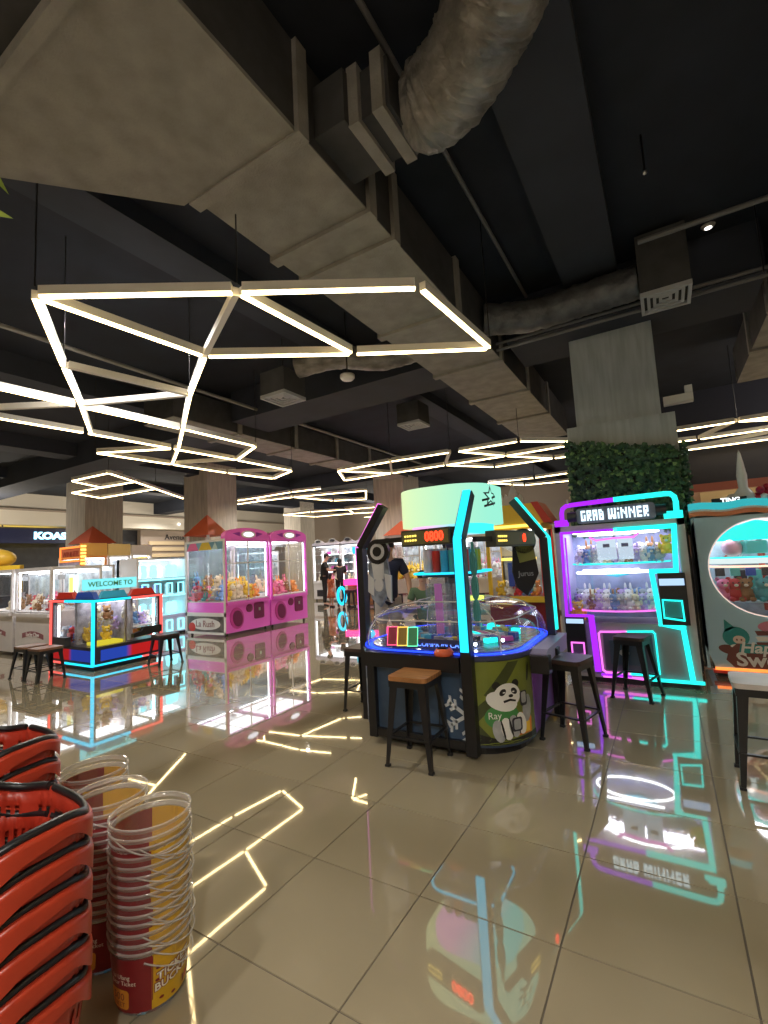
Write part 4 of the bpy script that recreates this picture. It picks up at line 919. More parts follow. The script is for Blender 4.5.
# ------------------------------------------------------------------ the tall purple and teal claw machine
gb = thing('claw_machine', 'tall grey claw machine outlined in purple and teal neon with glowing white sign', 'claw machine', (-.465, 6.175, 0))
ox = .465; FY = -.375
m_taupe = mat('taupe_metal', (.46, .42, .43), .4, .15, noise=.06)
def gbx(x0, x1, z0, z1, d0=0, d1=.03, m=m_taupe, name='front_panel', par=None):
    return MB().b2(x0+ox, x1+ox, FY-d1, FY-d0, z0, z1).build(name, m, par or gb)
def gst(pts, w, m, name='neon_strip', d=.02, par=None):
    return MB().strip([(x+ox, FY-d, z) for x, z in pts], w, .03, 0, (0, -1, 0)).build(name, m, par or gb)
MB().b2(-.655, -.585, FY, .37, .06, 1.77).build('side_panel', m_taupe, gb); MB().b2(.585, .655, FY, .37, .06, 1.77).build('side_panel', m_taupe, gb)
MB().b2(-.655, .655, .34, .37, .06, 1.77).build('back_panel', m_taupe, gb); MB().b2(-.655, .655, FY, .37, 1.70, 1.77).build('roof_panel', m_taupe, gb)
MB().b2(-.585, .585, FY+.02, .34, .06, .64).build('cabinet', m_taupe, gb); MB().b2(-.62, .62, FY+.06, .33, 0, .06).build('plinth', m_black, gb)
MB().b2(-.585, .585, FY+.005, FY+.02, .10, .66).build('lower_front', mat('lower_grey', (.26, .26, .28), .35), gb)
MB().b2(-.58, .58, .325, .338, .64, 1.70).build('backdrop', mat('lilac_backdrop', (.34, .40, .62), .5, noise=.5, nscale=4), gb)
MB().b2(-.584, -.575, FY+.02, .33, .64, 1.70).build('inner_side', mat('lilac_inner', (.52, .48, .72), .5), gb); MB().b2(.575, .584, FY+.02, .33, .64, 1.70).build('inner_side', mat('lilac_inner', (.52, .48, .72)), gb)
MB().b2(-.575, .575, FY+.02, FY+.025, .66, 1.69).build('front_pane', m_glass, gb)
MB().b2(-.5, .5, -.1, .1, 1.68, 1.695).build('ceiling_light', emit('inner_light', (.85, .85, 1), 7.0), gb)
# neon runs
gst([(-.46, 1.69), (-1.04, 1.69), (-1.06, .74), (-.83, .74)], .028, m_purple); gst([(-1.0, 1.63), (-1.01, .80)], .014, m_purple)
gst([(-.46, 1.69), (.09, 1.69), (.065, 1.22), (-.16, 1.22), (-.12, .67), (.07, .63), (.105, .10)], .05, m_teal)
gst([(-.80, .72), (-.78, .16)], .06, m_purple); gst([(-.72, .085), (-.28, .085)], .022, m_pinkneon); gst([(-.28, .085), (.19, .085)], .028, m_teal)
gst([(-.46, .10), (-.74, .10)], .02, m_purple)
for pts, mm in (([(-.46, .575), (-.72, .565), (-.74, .545), (-.73, .15), (-.70, .125), (-.46, .125)], m_pinkneon), ([(-.46, .575), (-.21, .585), (-.19, .56), (-.185, .15), (-.21, .125), (-.46, .125)], m_teal)): gst(pts, .016, mm, d=.012)
p = gbx(-.70, -.22, .15, .55, -.005, .008, mat('violet_dark', (.09, .08, .15), .3), 'service_door')
gbx(-.64, -.36, .22, .48, .008, .02, mat('navy_plate', (.05, .08, .14), .3), 'coin_plate', p); MB().prism(ell(0, 0, .05, .035, 16), 0, .012, 0, front(-.50+ox, FY-.02, .35)).build('coin_ring', m_steel, p)
p = gbx(-1.085, -.875, .28, .72, 0, .035, m_black, 'button_panel'); gbx(-1.07, -.885, .655, .705, .035, .045, emit('panel_head', (.45, .65, .95), .8), 'panel_header', p)
gst([(-1.03, .31), (-.90, .31), (-.90, .44), (-1.03, .44), (-1.03, .31)], .014, m_pinkneon, 'square_light', .042, p); gbx(-1.02, -.91, .32, .43, .035, .038, mat('violet_dark', (.09, .08, .15)), 'button_plate', p)
p = gbx(-.11, .14, .66, 1.20, 0, .04, m_black, 'button_panel'); gbx(-.10, .125, 1.07, 1.14, .04, .05, emit('panel_head', (.45, .65, .95), .8), 'panel_header', p)
gst([(-.085, .735), (.09, .71), (.085, .91), (-.085, .92), (-.085, .735)], .016, m_teal, 'square_light', .046, p); gbx(-.07, .075, .74, .90, .04, .042, mat('teal_plate', (.03, .30, .32), .3), 'button_plate', p)
# trays
for z, w_, yc, mm in ((1.30, .50, -.02, m_teal), (.77, .46, -.05, m_pinkneon)):
    cxx = -.02 if z > 1 else -.10
    pr2 = [(.30, .0), (.40, .02), (.48, .10), (.50, .20)]
    tr_ = MB().lathe([(r_*w_/.5, q) for r_, q in pr2], 28, 0, (cxx, yc, z), True, 1, .62).build('tray_bowl', clear('tray_clear', (.95, .95, 1), .10), gb)
    MB().lathe([(0, 0), (.42*w_/.5, .001)], 24, 0, (cxx, yc, z), True, 1, .62).build('tray_floor', mat('tray_floor', (.55, .52, .70), .3), gb)
    MB().tube([(cxx+w_*1.02*math.cos(a), yc+w_*.62*1.02*math.sin(a), z+.015) for a in [PI+PI*i/20 for i in range(21)]], .010, 6).build('tray_light', mm, gb)
    MB().tube([(cxx+w_*.85*math.cos(a), yc+w_*.55*math.sin(a), z+.44 if z < 1 else z+.36) for a in [2*PI*i/24 for i in range(24)]], .012, 6, 0, True).build('halo_light', m_white_led, gb)
MB().strip([(-.38, -.30, 1.245), (.18, -.30, 1.245)], .018, .018, 0, (0, -1, 0)).build('white_tube', m_white_led, gb)
MB().prism([(-.16, 0), (.16, 0), (.12, -.05), (0, -.075), (-.12, -.05)], 0, .03, 0, front(-.04, -.25, 1.235)).build('tray_badge', mat('sky_blue', (.05, .45, .70)), gb)
gst([(-.74, 1.62), (-.68, 1.585), (-.50, 1.60), (-.30, 1.60), (-.25, 1.64)], .02, m_pinkneon, 'top_motif', -.04)
MB().b2(-.22, -.02, -.29, -.28, 1.36, 1.60).build('notice_card', emit('card_glow', (.60, .75, .88), .7), gb); MB().b2(.0, .15, -.29, -.28, 1.36, 1.60).build('notice_card', emit('card_glow', (.60, .75, .88), .7), gb)
for x in (-.12, .07): MB().b2(x-.035, x+.035, -.293, -.29, 1.50, 1.54).build('card_mark', mat('card_ink', (.10, .14, .22), .5), gb)
PC = ['white', 'lilac', 'blue', 'white', 'grey', 'brown', 'white', 'lilac', 'cream']
words = ['first', 'second', 'third', 'fourth', 'fifth', 'sixth', 'seventh', 'eighth', 'ninth', 'tenth', 'eleventh', 'twelfth', 'thirteenth', 'fourteenth', 'fifteenth', 'sixteenth']
for tray, (z, xs, n) in enumerate(((1.31, (-.41, .38), 12), (.79, (-.47, .26), 11))):
    for row in range(2):
        for k in range(n):
            x = xs[0]+(xs[1]-xs[0])*k/(n-1); y = -.17+.16*row-(.05*math.sin(PI*k/(n-1)))
            c = PC[(k*2+row*3+tray) % 9]
            plush((-.465+x, 6.175+y, z), c, f"{c} figurine on the {['upper', 'lower'][tray]} lit tray, {['front', 'back'][row]} row, {words[k]} from the left", 'figurines in the neon claw machine', Rg.uniform(-.4, .4), .66+.16*row, (0, 0), ['bear', 'bear', 'bunny'][(k+row) % 3], 'figurine')
plush((-.465+.47, 5.95, 1.40), 'yellow', 'yellow plush toy at the upper tray of the purple and teal machine', 'yellow plush toys in the neon claw machine', 0, .75)
plush((-.465-.49, 5.93, .67), 'yellow', 'yellow plush toy at the lower tray of the purple and teal machine', 'yellow plush toys in the neon claw machine', .4, .8)
# arch and sign
A1 = [(-1.03, 1.80), (-1.03, 1.93), (-1.015, 1.985), (-.97, 2.015), (-.90, 2.02), (-.46, 2.035)]; A2 = [(-.46, 2.035), (.03, 2.045), (.09, 2.04), (.125, 2.005), (.135, 1.95), (.13, 1.80)]
MB().tube([(x+ox, FY+.06, z) for x, z in A1], .026, 8).build('arch_neon', m_purple, gb); MB().tube([(x+ox, FY+.06, z) for x, z in A2], .028, 8).build('arch_neon', m_teal, gb)
gbx(-1.11, -.97, 1.77, 1.845, -.12, .0, m_purple, 'arch_foot'); gbx(.01, .185, 1.77, 1.85, -.12, .0, m_teal, 'arch_foot')
sb = MB().prism(rrect(.80, .18, .04), -.05, .06, 0, front(-.46+ox, FY+.06, 1.875)).build('sign_box', mat('sign_slate', (.16, .20, .30), .35), gb)
for s in (-1, 1): MB().cyl((-.46+ox+s*.40, FY+.03, 1.875), (-.46+ox+s*.5, FY+.03, 1.875), .06, n=14).build('sign_bracket', m_dark, gb)
GL = {'G': '111,100,101,101,111', 'R': '111,101,111,110,101', 'A': '111,101,111,101,101', 'B': '110,101,111,101,111', 'W': '10101,10101,10101,11111,11011', 'I': '1,0,1,1,1', 'N': '1001,1101,1011,1001,1001', 'E': '111,100,111,100,111', ' ': '0,0,0,0,0'}
cells_ = []; xx = 0
for ch in 'GRAB WINNER':
    rows_ = GL[ch].split(',')
    for ri, rw in enumerate(rows_):
        for ci, q in enumerate(rw):
            if q == '1': cells_.append((xx+ci, 4-ri))
    xx += len(rows_[0])+1
pxw = .70/xx; mb = MB()
for a, b in cells_: mb.box((-.46+ox-.35+(a+.5)*pxw, FY-.004, 1.815+(b+.5)*.024), (pxw*.98, .012, .0244))
mb.build('sign_lettering', emit('sign_ice', (.70, .92, 1), 1.25), sb)
MB().cyl((-.95+ox, FY+.05, 2.03), (-.95+ox, FY+.05, 2.09), .012, n=6).build('antenna', m_steel, gb)
for x in (-.3, .3): MB().cyl((x, FY+.12, .0), (x, FY+.12, .05), .04, n=10).build('caster', m_black, gb)

# ------------------------------------------------------------------ sweet themed machine on the right
sw = thing('prize_machine', 'pale blue sweet themed prize machine with a big round window, cut by the right edge', 'prize machine', (.92, 6.85, 0))
FY2 = -.40; m_ice2 = mat('pale_blue_front', (.42, .66, .82), .3)
cz, cr = 1.20, .53
# front with a round hole: ring of quads from the circle to the outline
outl = []; circ = []; nn = 48
for i in range(nn):
    a = 2*PI*i/nn; c, s = math.cos(a), math.sin(a); circ.append((cr*c, cz+cr*s))
    lim = []
    if abs(c) > 1e-6: lim.append(.65/abs(c))
    if s > 1e-6: lim.append((1.80-cz)/s)
    if s < -1e-6: lim.append((cz-.10)/-s)
    q = min(lim); x, z = q*c, cz+q*s
    if z < .24: k_ = (.24-z); x = max(-.65+k_*.55, min(.65-k_*.55, x))
    outl.append((x, z))
vs = [(x, FY2, z) for x, z in outl]+[(x, FY2, z) for x, z in circ]+[(x, FY2+.05, z) for x, z in circ]
fs = [(i, (i+1) % nn, nn+(i+1) % nn, nn+i) for i in range(nn)]+[(nn+i, nn+(i+1) % nn, 2*nn+(i+1) % nn, 2*nn+i) for i in range(nn)]
MB().add(vs, fs).build('front_panel', m_ice2, sw)
MB().tube([(cr*1.0*math.cos(2*PI*i/40), FY2-.006, cz+cr*math.sin(2*PI*i/40)) for i in range(40)], .006, 6, 0, True).build('window_ring', emit('ring_peach', (1, .74, .62), .6), sw)
for s in (-1, 1): MB().b2(s*.65, s*.62, FY2, .4, .10, 1.80).build('side_panel', m_ice2, sw)
MB().b2(-.65, .65, .37, .4, .1, 1.80).build('back_panel', m_ice2, sw); MB().b2(-.65, .65, FY2, .4, 1.78, 1.80).build('roof_panel', m_ice2, sw)
MB().b2(-.56, .56, FY2+.06, .36, 0, .10).build('plinth', m_blackmatte, sw); MB().b2(-.58, .62, FY2-.02, FY2+.02, .085, .115).build('base_light', m_orangeneon, sw); MB().b2(-.60, .62, FY2-.01, FY2+.05, .05, .085).build('base_trim', m_red, sw)
MB().b2(-.62, .62, .3, .33, .6, 1.75).build('backdrop', mat('candy_backdrop', (.55, .60, .68), .5, noise=.5, nscale=5), sw)
MB().prism(ell(0, cz, cr, cr, 36), 0, .004, 0, front(0, FY2+.03, 0)).build('round_pane', m_glass, sw)
MB().b2(-.5, .5, -.25, .2, 1.755, 1.775).build('ceiling_light', emit('inner_light2', (.92, .95, 1), 13), sw)
MB().lathe([(.50, 1.50), (.42, 1.58), (.26, 1.66), (.05, 1.72), (0, 1.73)], 24, 0, (0, -.02, 0), True, 1, .6).build('canopy', emit('canopy_teal', (.01, .62, .58), 1.1), sw)
MB().cyl((0, -.02, .7), (0, -.02, 1.7), .03, n=8).build('carousel_mast', m_red, sw)
for k in range(5):
    a = PI+PI*(k+.5)/5; MB().cyl((.40*math.cos(a), -.02+.24*math.sin(a), 1.28), (.03*math.cos(a), -.02, 1.62), .012, n=6).build('canopy_stay', [m_red, m_white][k % 2], sw)
MB().lathe([(0, 1.24), (.50, 1.24), (.52, 1.27), (.50, 1.30), (0, 1.30)], 26, 0, (0, -.02, 0), True, 1, .62).build('carousel_deck', emit('deck_white', (.75, .9, .9), .7), sw)
MB().tube([(.51*math.cos(a), -.02+.32*math.sin(a), 1.31) for a in [PI+PI*i/20 for i in range(21)]], .010, 6).build('deck_light', m_teal, sw)
MB().tube([(.50*math.cos(a), -.02+.32*math.sin(a), 1.21) for a in [PI+PI*i/20 for i in range(21)]], .012, 6).build('deck_light', emit('deck_peach', (1, .55, .40), 1.3), sw)
MB().lathe([(0, .80), (.36, .80)], 24, 0, (0, -.02, 0), True, 1, .6).build('carousel_floor', m_white, sw)
o = MB().ball((-.28, -.22, 1.42), (.10, .09, .10), 0, 14, 9).build('round_prize', mat('prize_pink', (.80, .35, .40), .5), sw)
MB().box((-.08, -.24, 1.42), (.2, .12, .14), 0, .3).build('prize_box', mat('prize_teal', (.10, .55, .52), .4), sw)
for k in range(7): MB().box((-.42+.14*k, -.26+.01*abs(k-3), 1.21-.06), (.09, .05, .09)).build('prize_box', [m_dark, mat('prize_teal', (.10, .55, .52)), m_blue][k % 3], sw)
for k, (x, c) in enumerate(zip((-.40, -.30, -.20, -.05, .09, .22, .35), ('pink', 'red', 'brown', 'teal', 'teal', 'yellow', 'yellow'))):
    plush((.92+x, 6.62+.0*k, .82), c, f"{c} plush toy on the floor of the round window machine, {words[k]} from the left", 'toys in the round window machine', Rg.uniform(-.4, .4), .95)
for k, (x, m) in enumerate(((-.22, m_dark), (-.08, mat('prize_teal', (.10, .55, .52))), (.15, m_yellow), (.33, m_yellow))):
    MB().b2(x-.06, x+.06, -.10, .0, .82, 1.16).build('prize_box', m, sw)
# wavy header
def wave(z0, z1, amp, ph):
    n = 26; return [(-.66+1.32*i/n, z0+amp*math.sin(i*.72+ph)) for i in range(n+1)]+[(.66-1.32*i/n, z1+amp*math.sin((n-i)*.72+ph)) for i in range(n+1)]
MB().prism(wave(1.79, 1.86, .012, 0), 0, .06, 0, front(0, FY2+.02, 0)).build('header_wave', mat('wave_orange', (.75, .26, .12), .4), sw)
MB().prism(wave(1.84, 1.862, .012, 0), 0, .075, 0, front(0, FY2+.02, 0)).build('header_wave', m_white, sw)
MB().prism([(x, z) for x, z in wave(1.86, 1.945, .010, 0)], 0, .055, 0, front(0, FY2+.02, 0)).build('header_wave', emit('wave_teal', (.04, .42, .46), .7), sw)
sg = MB().b2(-.42, -.10, FY2+.05, FY2+.12, 1.90, 1.99).build('top_sign', m_blackmatte, sw)
text('top_lettering', 'TING', .075, emit('ting_white', (.85, .95, .95), 1.3), sg, front(-.25, FY2+.048, 1.955), .003, .003)
MB().lathe([(.13, 0), (.15, .05), (.10, .14), (.045, .22), (.05, .36), (.032, .50), (.014, .62), (0, .66)], 14, 0, (-.10, FY2+.22, 1.88)).build('cream_spire', mat('spire_white', (.86, .88, .92), .3), sw)
for x, z in ((-.20, 1.98), (.0, 1.96)): MB().ball((x, FY2+.22, z), (.075, .05, .06), 0, 10, 7).build('cream_puff', mat('spire_white', (.72, .76, .82)), sw)
# print of a sweet and lettering
FS = front(0, FY2-.001, 0); m_choc = mat('print_brown', (.17, .05, .04), .5)
def sp(name, poly, m, k, par=None): return MB().prism(poly, .001*k, .001*k+.001, 0, FS).build(name, m, par or sw)
sp('print_shadow', ell(-.43, .31, .10, .05, 18, -.2), m_choc, 1)
sp('hair_print', ell(-.36, .45, .12, .11, 22), mat('print_teal', (.02, .28, .28), .5), 2); sp('party_hat', [(-.46, .50), (-.45, .64), (-.36, .55)], mat('print_teal', (.02, .28, .28)), 2)
sp('face_print', ell(-.335, .42, .055, .045, 16), mat('print_skin', (.75, .58, .50), .5), 3)
for x in (-.355, -.315): sp('eye_print', ell(x, .42, .008, .012, 10), m_choc, 4)
sp('collar_print', ell(-.33, .35, .09, .025, 14), m_paper, 3)
sp('scoop_print', ell(.02, .565, .18, .07, 22), mat('print_rose', (.62, .22, .32), .5), 2)
for k in range(3): sp('cake_band', [(-.19, .52-.06*k), (.25, .535-.06*k), (.25, .495-.06*k), (-.17, .47-.06*k)], [m_choc, m_paper, m_choc][k], 2)
sp('cake_band', [(-.15, .36), (.28, .38), (.28, .33), (-.13, .32)], m_paper, 2)
sp('lettering_back', [(-.36, .38), (.30, .38), (.30, .18), (.24, .12), (-.40, .12), (-.47, .20), (-.44, .30)], m_choc, 5); sp('lettering_back', [(-.33, .375), (.28, .37), (.28, .28), (-.35, .28)], mat('print_teal', (.02, .28, .28)), 6)
text('lettering', 'Happy', .155, m_paper, sw, front(-.12, FY2-.010, .335), .001, .004, 1.1, shear=.2); text('lettering', 'Sweet', .20, m_paper, sw, front(-.11, FY2-.010, .205), .001, .006, 1.1)
bg = thing('gift_bunch', 'red gift pot of crimson roses standing on the sweet themed machine', 'gift', (1.00, 6.66, 1.80))
MB().lathe([(0, 0), (.09, 0), (.13, .18), (.12, .19)], 14, 0, (0, 0, 0)).build('gift_pot', mat('crimson_wrap', (.55, .03, .06), .4), bg)
for k in range(12):
    a = k*2.4; r_ = .03+.009*k; MB().ball((r_*math.cos(a), r_*math.sin(a), .24+.05*math.cos(k)-.3*r_), .042, 0, 8, 6).build('rose', mat('rose_red', (.60, .02, .08), .6, noise=.5, nscale=30), bg)
o = MB().lathe([(0, 0), (.03, .01), (.034, .05), (0, .07)], 10, 0, (-.02, -.11, .14)).build('white_bow', m_white, bg)

# ------------------------------------------------------------------ castle topped machine between the table and the neon claw machine
ct = thing('prize_machine', 'red and yellow prize machine with a grey castle cut-out on its roof', 'prize machine', (-1.92, 7.25, 0))
MB().b2(-.42, .42, -.38, .38, .05, .85).build('cabinet', mat('dark_red', (.22, .015, .015), .4), ct)
for sx in (-1, 1):
    for sy in (-1, 1): MB().b2(sx*.42, sx*.37, sy*.38, sy*.33, .85, 1.85).build('corner_post', [m_yellow, m_red][sx > 0], ct)
MB().b2(-.40, .40, .33, .37, .85, 1.85).build('back_panel', mat('machine_back_print', (.55, .62, .68)), ct)
MB().b2(-.42, .42, -.38, .38, 1.83, 1.90).build('roof_panel', m_yellow, ct); MB().b2(-.36, .36, -.2, .2, 1.81, 1.828).build('light_panel', emit('inner_light3', (1, .95, .85), 3.0), ct)
MB().prism([(-.42, 0), (.50, 0), (.34, .30), (-.28, .30)], 0, .5, 0, front(0, .12, 1.90)).build('sloped_roof', m_yellow, ct)
MB().prism([(-.5, 0), (-.42, 0), (-.24, .31), (-.32, .31)], 0, .54, 0, front(0, .14, 1.90)).build('roof_edge', m_red, ct); MB().prism([(.46, 0), (.58, 0), (.40, .31), (.30, .31)], 0, .54, 0, front(0, .14, 1.90)).build('roof_edge', m_red, ct)
MB().b2(-.3, .4, -.40, -.38, 1.86, 1.90).build('roof_light', m_yellowlit, ct)
MB().cyl((.08, -.2, .95), (.08, -.2, 1.8), .02, n=8).build('lit_pillar', emit('pillar_cream', (1, .8, .45), 1.2), ct)
MB().b2(-.12, -.04, -.34, -.30, 1.0, 1.35).build('blue_banner', m_blue, ct); MB().prism([(-.2, 0), (.05, 0), (-.2, .15)], 0, .02, 0, front(0, -.3, 1.45)).build('white_sail', m_white, ct)
MB().b2(-.20, .30, -.36, -.30, 1.38, 1.42).build('amber_shelf', m_yellowlit, ct); MB().b2(-.36, .36, -.372, -.368, .85, 1.83).build('front_pane', m_glass, ct)
MB().b2(-.1, .42, -.44, -.38, .78, .86).build('ledge', m_yellow, ct)
for k, c in enumerate(('yellow', 'white', 'red', 'blue', 'orange')):
    plush((-1.92-.26+.13*k, 7.0, .86), c, f'{c} plush toy inside the castle topped machine', 'toys in the castle topped machine', Rg.uniform(-.4, .4), .8)
n_ = [(-.17, 0), (.19, 0), (.19, .10), (.15, .16), (.11, .10), (.10, .20), (.06, .28), (.045, .40), (.03, .28), (-.01, .20), (-.03, .12), (-.07, .18), (-.10, .10), (-.13, .17), (-.17, .10)]
MB().prism(n_, 0, .05, 0, front(-.06, -.10, 2.22)).build('castle_cutout', mat('castle_grey', (.60, .57, .60), .5), ct)

# ------------------------------------------------------------------ stools
def stool(label, loc, rz, h, seat_m, w=.30, foot=.40, group='tapered metal stools'):
    t = thing('bar_stool', label, 'stool', loc, rz, group); s = w/2; f = foot/2
    MB().prism(rrect(w+.02, w+.02, .04, 4), h-.032, h, 0, None, True).build('seat', seat_m, t)
    for sx in (-1, 1):
        for sy in (-1, 1):
            a = V(sx*(s-.01), sy*(s-.01), h-.03); b = V(sx*f, sy*f, 0)
            mb = MB(); wt, wb_ = .062, .026
            vs = []
            for P, q in ((b, wb_), (a, wt)):
                vs += [P, P-V(sx*q, 0, 0), P-V(sx*q, sy*.006, 0), P-V(sx*.006, sy*.006, 0), P-V(sx*.006, sy*q, 0), P-V(0, sy*q, 0)]
            mb.add(vs, [(i, (i+1) % 6, 6+(i+1) % 6, 6+i) for i in range(6)]+[(5, 4, 3, 2, 1, 0), (6, 7, 8, 9, 10, 11)]); o = mb.build('leg', m_black, t)
            MB().box((sx*(f-.012), sy*(f-.012), .008), (.034, .034, .016)).build('foot_cap', m_blackmatte, o)
    for sx, sy in ((1, 0), (-1, 0), (0, 1), (0, -1)):
        MB().box((sx*(s-.008), sy*(s-.008), h-.055), (w if sy else .012, w if sx else .012, .05)).build('apron', m_black, t)
        q = s+(f-s)*(1-.30/h*1.0)*1.0; z = h*.33
        q = f+(s-f)*(z/h)-.012
        MB().bar((sx*q-sy*q, sy*q+sx*q, z), (sx*q+sy*q, sy*q-sx*q, z), .022, .012).build('footrest_bar', m_black, t)
    return t
m_seatdark = mat('dark_wood_seat', (.06, .035, .03), .4, noise=.4, nscale=5, stretch=(1, 9, 1))
stool('black metal stool with an orange brown wooden seat in front of the game table', (-1.715, 3.20, 0), .02, .635, m_wood, .30, .37)
stool('black metal stool with dark seat between the game table and the neon claw machine', (-.775, 4.07, 0), -.26, .635, m_seatdark, .30, .38)
stool('black metal stool standing directly in front of the neon claw machine', (-.385, 5.41, 0), -.26, .60, m_seatdark, .27, .38)
stool('black metal stool with a pale worn seat at the right edge of the picture', (.435, 3.80, 0), -.02, .625, mat('pale_seat', (.62, .58, .58), .4, noise=.1), .31, .37)
stool('black metal stool half hidden behind the left side of the game table', (-2.76, 4.08, 0), 0, .62, m_seatdark, .30, .34)
stool('low black stool with brown seat, left one of the pair by the kiosk', (-8.47, 3.43, 0), .08, .47, mat('brown_seat', (.20, .10, .06), .4), .32, .40)
stool('low black stool with brown seat, right one of the pair by the kiosk', (-7.97, 3.41, 0), .05, .47, mat('brown_seat', (.20, .10, .06)), .32, .38)
stool('low black stool standing alone at the lit corner end of the kiosk', (-7.17, 4.80, 0), -.15, .47, m_seatdark, .32, .40)
# ------------------------------------------------------------------ red shopping baskets in two stacks
m_bask = mat('basket_red', (.50, .046, .018), .33, noise=.10, nscale=3); m_bask2 = mat('basket_red_deep', (.42, .034, .016), .36)
BA, BB, BH, STEP = .25, .175, .385, .085
def wavez(t): return .012*math.cos(2*t-.5)+.010*math.cos(4*t-.4)
def foot(t, s):
    c, q = math.cos(t), math.sin(t); e = 2/3.2
    return (BA*s*math.copysign(abs(c)**e, c), BB*s*math.copysign(abs(q)**e, q))
def basket_meshes():
    n = 72; mb = MB(); zs = [0, .05, .10, .16, .20, .26, .30, .335, BH]
    vs = []
    for z in zs:
        k = z/BH; s = .76+.24*k
        for j in range(n):
            t = 2*PI*j/n; x, y = foot(t, s); vs.append((x, y, z+(wavez(t)*max(0, (k-.7)/.3))))
    fs = []
    for i in range(len(zs)-1):
        for j in range(n):
            if i in (2, 4, 6) and j % 2 == 0 and not (i == 6 and (j % 12) < 4): continue      # real slots
            fs.append((i*n+j, i*n+(j+1) % n, (i+1)*n+(j+1) % n, (i+1)*n+j))
    mb.add(vs, fs, 0, True); mb.add([v for v in vs[:n]], [tuple(range(n))])
    body = mb
    rim = MB(); prof = [(.985, 0.0), (1.0, .008), (1.045, .006), (1.055, -.006), (1.05, -.050)]; vs = []
    for s, dz in prof:
        for j in range(n):
            t = 2*PI*j/n; x, y = foot(t, s); vs.append((x, y, BH+wavez(t)+dz+(.034*max(0, math.cos(2*t-.45))**3-.012 if dz < -.03 else 0)))
    rim.add(vs, [(i*n+j, i*n+(j+1) % n, (i+1)*n+(j+1) % n, (i+1)*n+j) for i in range(4) for j in range(n)], 0, True)
    hs = []
    for s0 in (0, 1):
        path = []
        for i in range(29):
            t = s0*PI+.06+(PI-.12)*i/28+1.75; x, y = foot(t, .972-.006*s0); path.append((x, y, BH+wavez(t)+.012))
        hs.append(MB().tube(path, .011, 8, up=(0, 0, 1), rf=lambda i, j: 1.25 if j % 4 == 0 else .9))
    cl = []
    for s in (-1, 1):
        t = 1.75 if s > 0 else 1.75+PI; x, y = foot(t, 1.03); cl.append(MB().box((x, y, BH-.012), (.03, .016, .024)))
    return body, rim, hs, cl
b_, r_, h_, c_ = basket_meshes(); proto = None
def basket(loc, rz, label, group):
    global proto
    if proto is None:
        proto = thing('shopping_basket', label, 'basket', loc, rz, group)
        b_.build('basket_body', m_bask2, proto); r_.build('rim', m_bask, proto)
        for q in h_: q.build('handle', m_black, proto)
        for q in c_: q.build('handle_clip', m_bask, proto)
        for o in proto.children:
            if o.name.startswith('basket_body'):
                md = o.modifiers.new('thickness', 'SOLIDIFY'); md.thickness = .004
        return proto
    return copy_thing(proto, loc, rz, label, group)
ordn = ['lowest', 'second lowest', 'third lowest', 'fourth lowest', 'second highest', 'topmost']
for (cx, cy, rz, nm, gp_) in ((-1.705, .62, 0, 'nearer stack in the corner', 'baskets in the nearer stack'), (-2.41, .845, .06, 'farther stack behind it', 'baskets in the farther stack')):
    for k in range(6):
        zo = .0 if cx > -2 else .02
        basket((cx, cy, STEP*k+zo*k/5+.002), rz+.012*math.sin(k*2.1), f'red basket with black handles, {ordn[k]} basket of the {nm}', gp_)

# ------------------------------------------------------------------ clear plastic buckets in three stacks
m_tub = clear('bucket_plastic', (.97, .965, .955), .05, (.78, .74, .70), .9, .12); m_tubrim = clear('bucket_rim', (.96, .95, .94), .30, (.86, .84, .82), .9, .12)
m_lab_y = mat('label_yellow', (.72, .42, .02), .4, noise=.12, nscale=14); m_lab_m = mat('label_maroon', (.24, .018, .022), .4)
m_lab_o = mat('label_orange', (.70, .28, .03), .4); m_cream2 = mat('label_cream', (.85, .80, .66), .4)
RB, RT, HB = .112, .135, .215
def rad(z): return RB+(RT-RB)*z/HB
def arc_band(a0, a1, z0, z1, off, n=16):
    mb = MB(); vs = []
    for z in (z0, z1):
        for i in range(n+1):
            a = a0+(a1-a0)*i/n; vs.append(((rad(z)+off)*math.cos(a), (rad(z)+off)*math.sin(a), z))
    mb.add(vs, [(i, i+1, n+2+i, n+1+i) for i in range(n)], 0, True); return mb
A0 = math.radians(-32)
def bail(tilt, ph):
    pth = []
    for i in range(25):
        t = PI*i/24; R1 = .139; R2 = .160; u = math.cos(t)*R1; w = math.sin(t)*R2
        e = V(math.cos(ph+PI/2), math.sin(ph+PI/2), 0); b = V(math.cos(ph), math.sin(ph), 0)
        pth.append(e*u+b*(w*math.cos(tilt))+V(0, 0, HB-.03-w*math.sin(tilt)))
    return MB().tube(pth, .0032, 6)
tubp = None
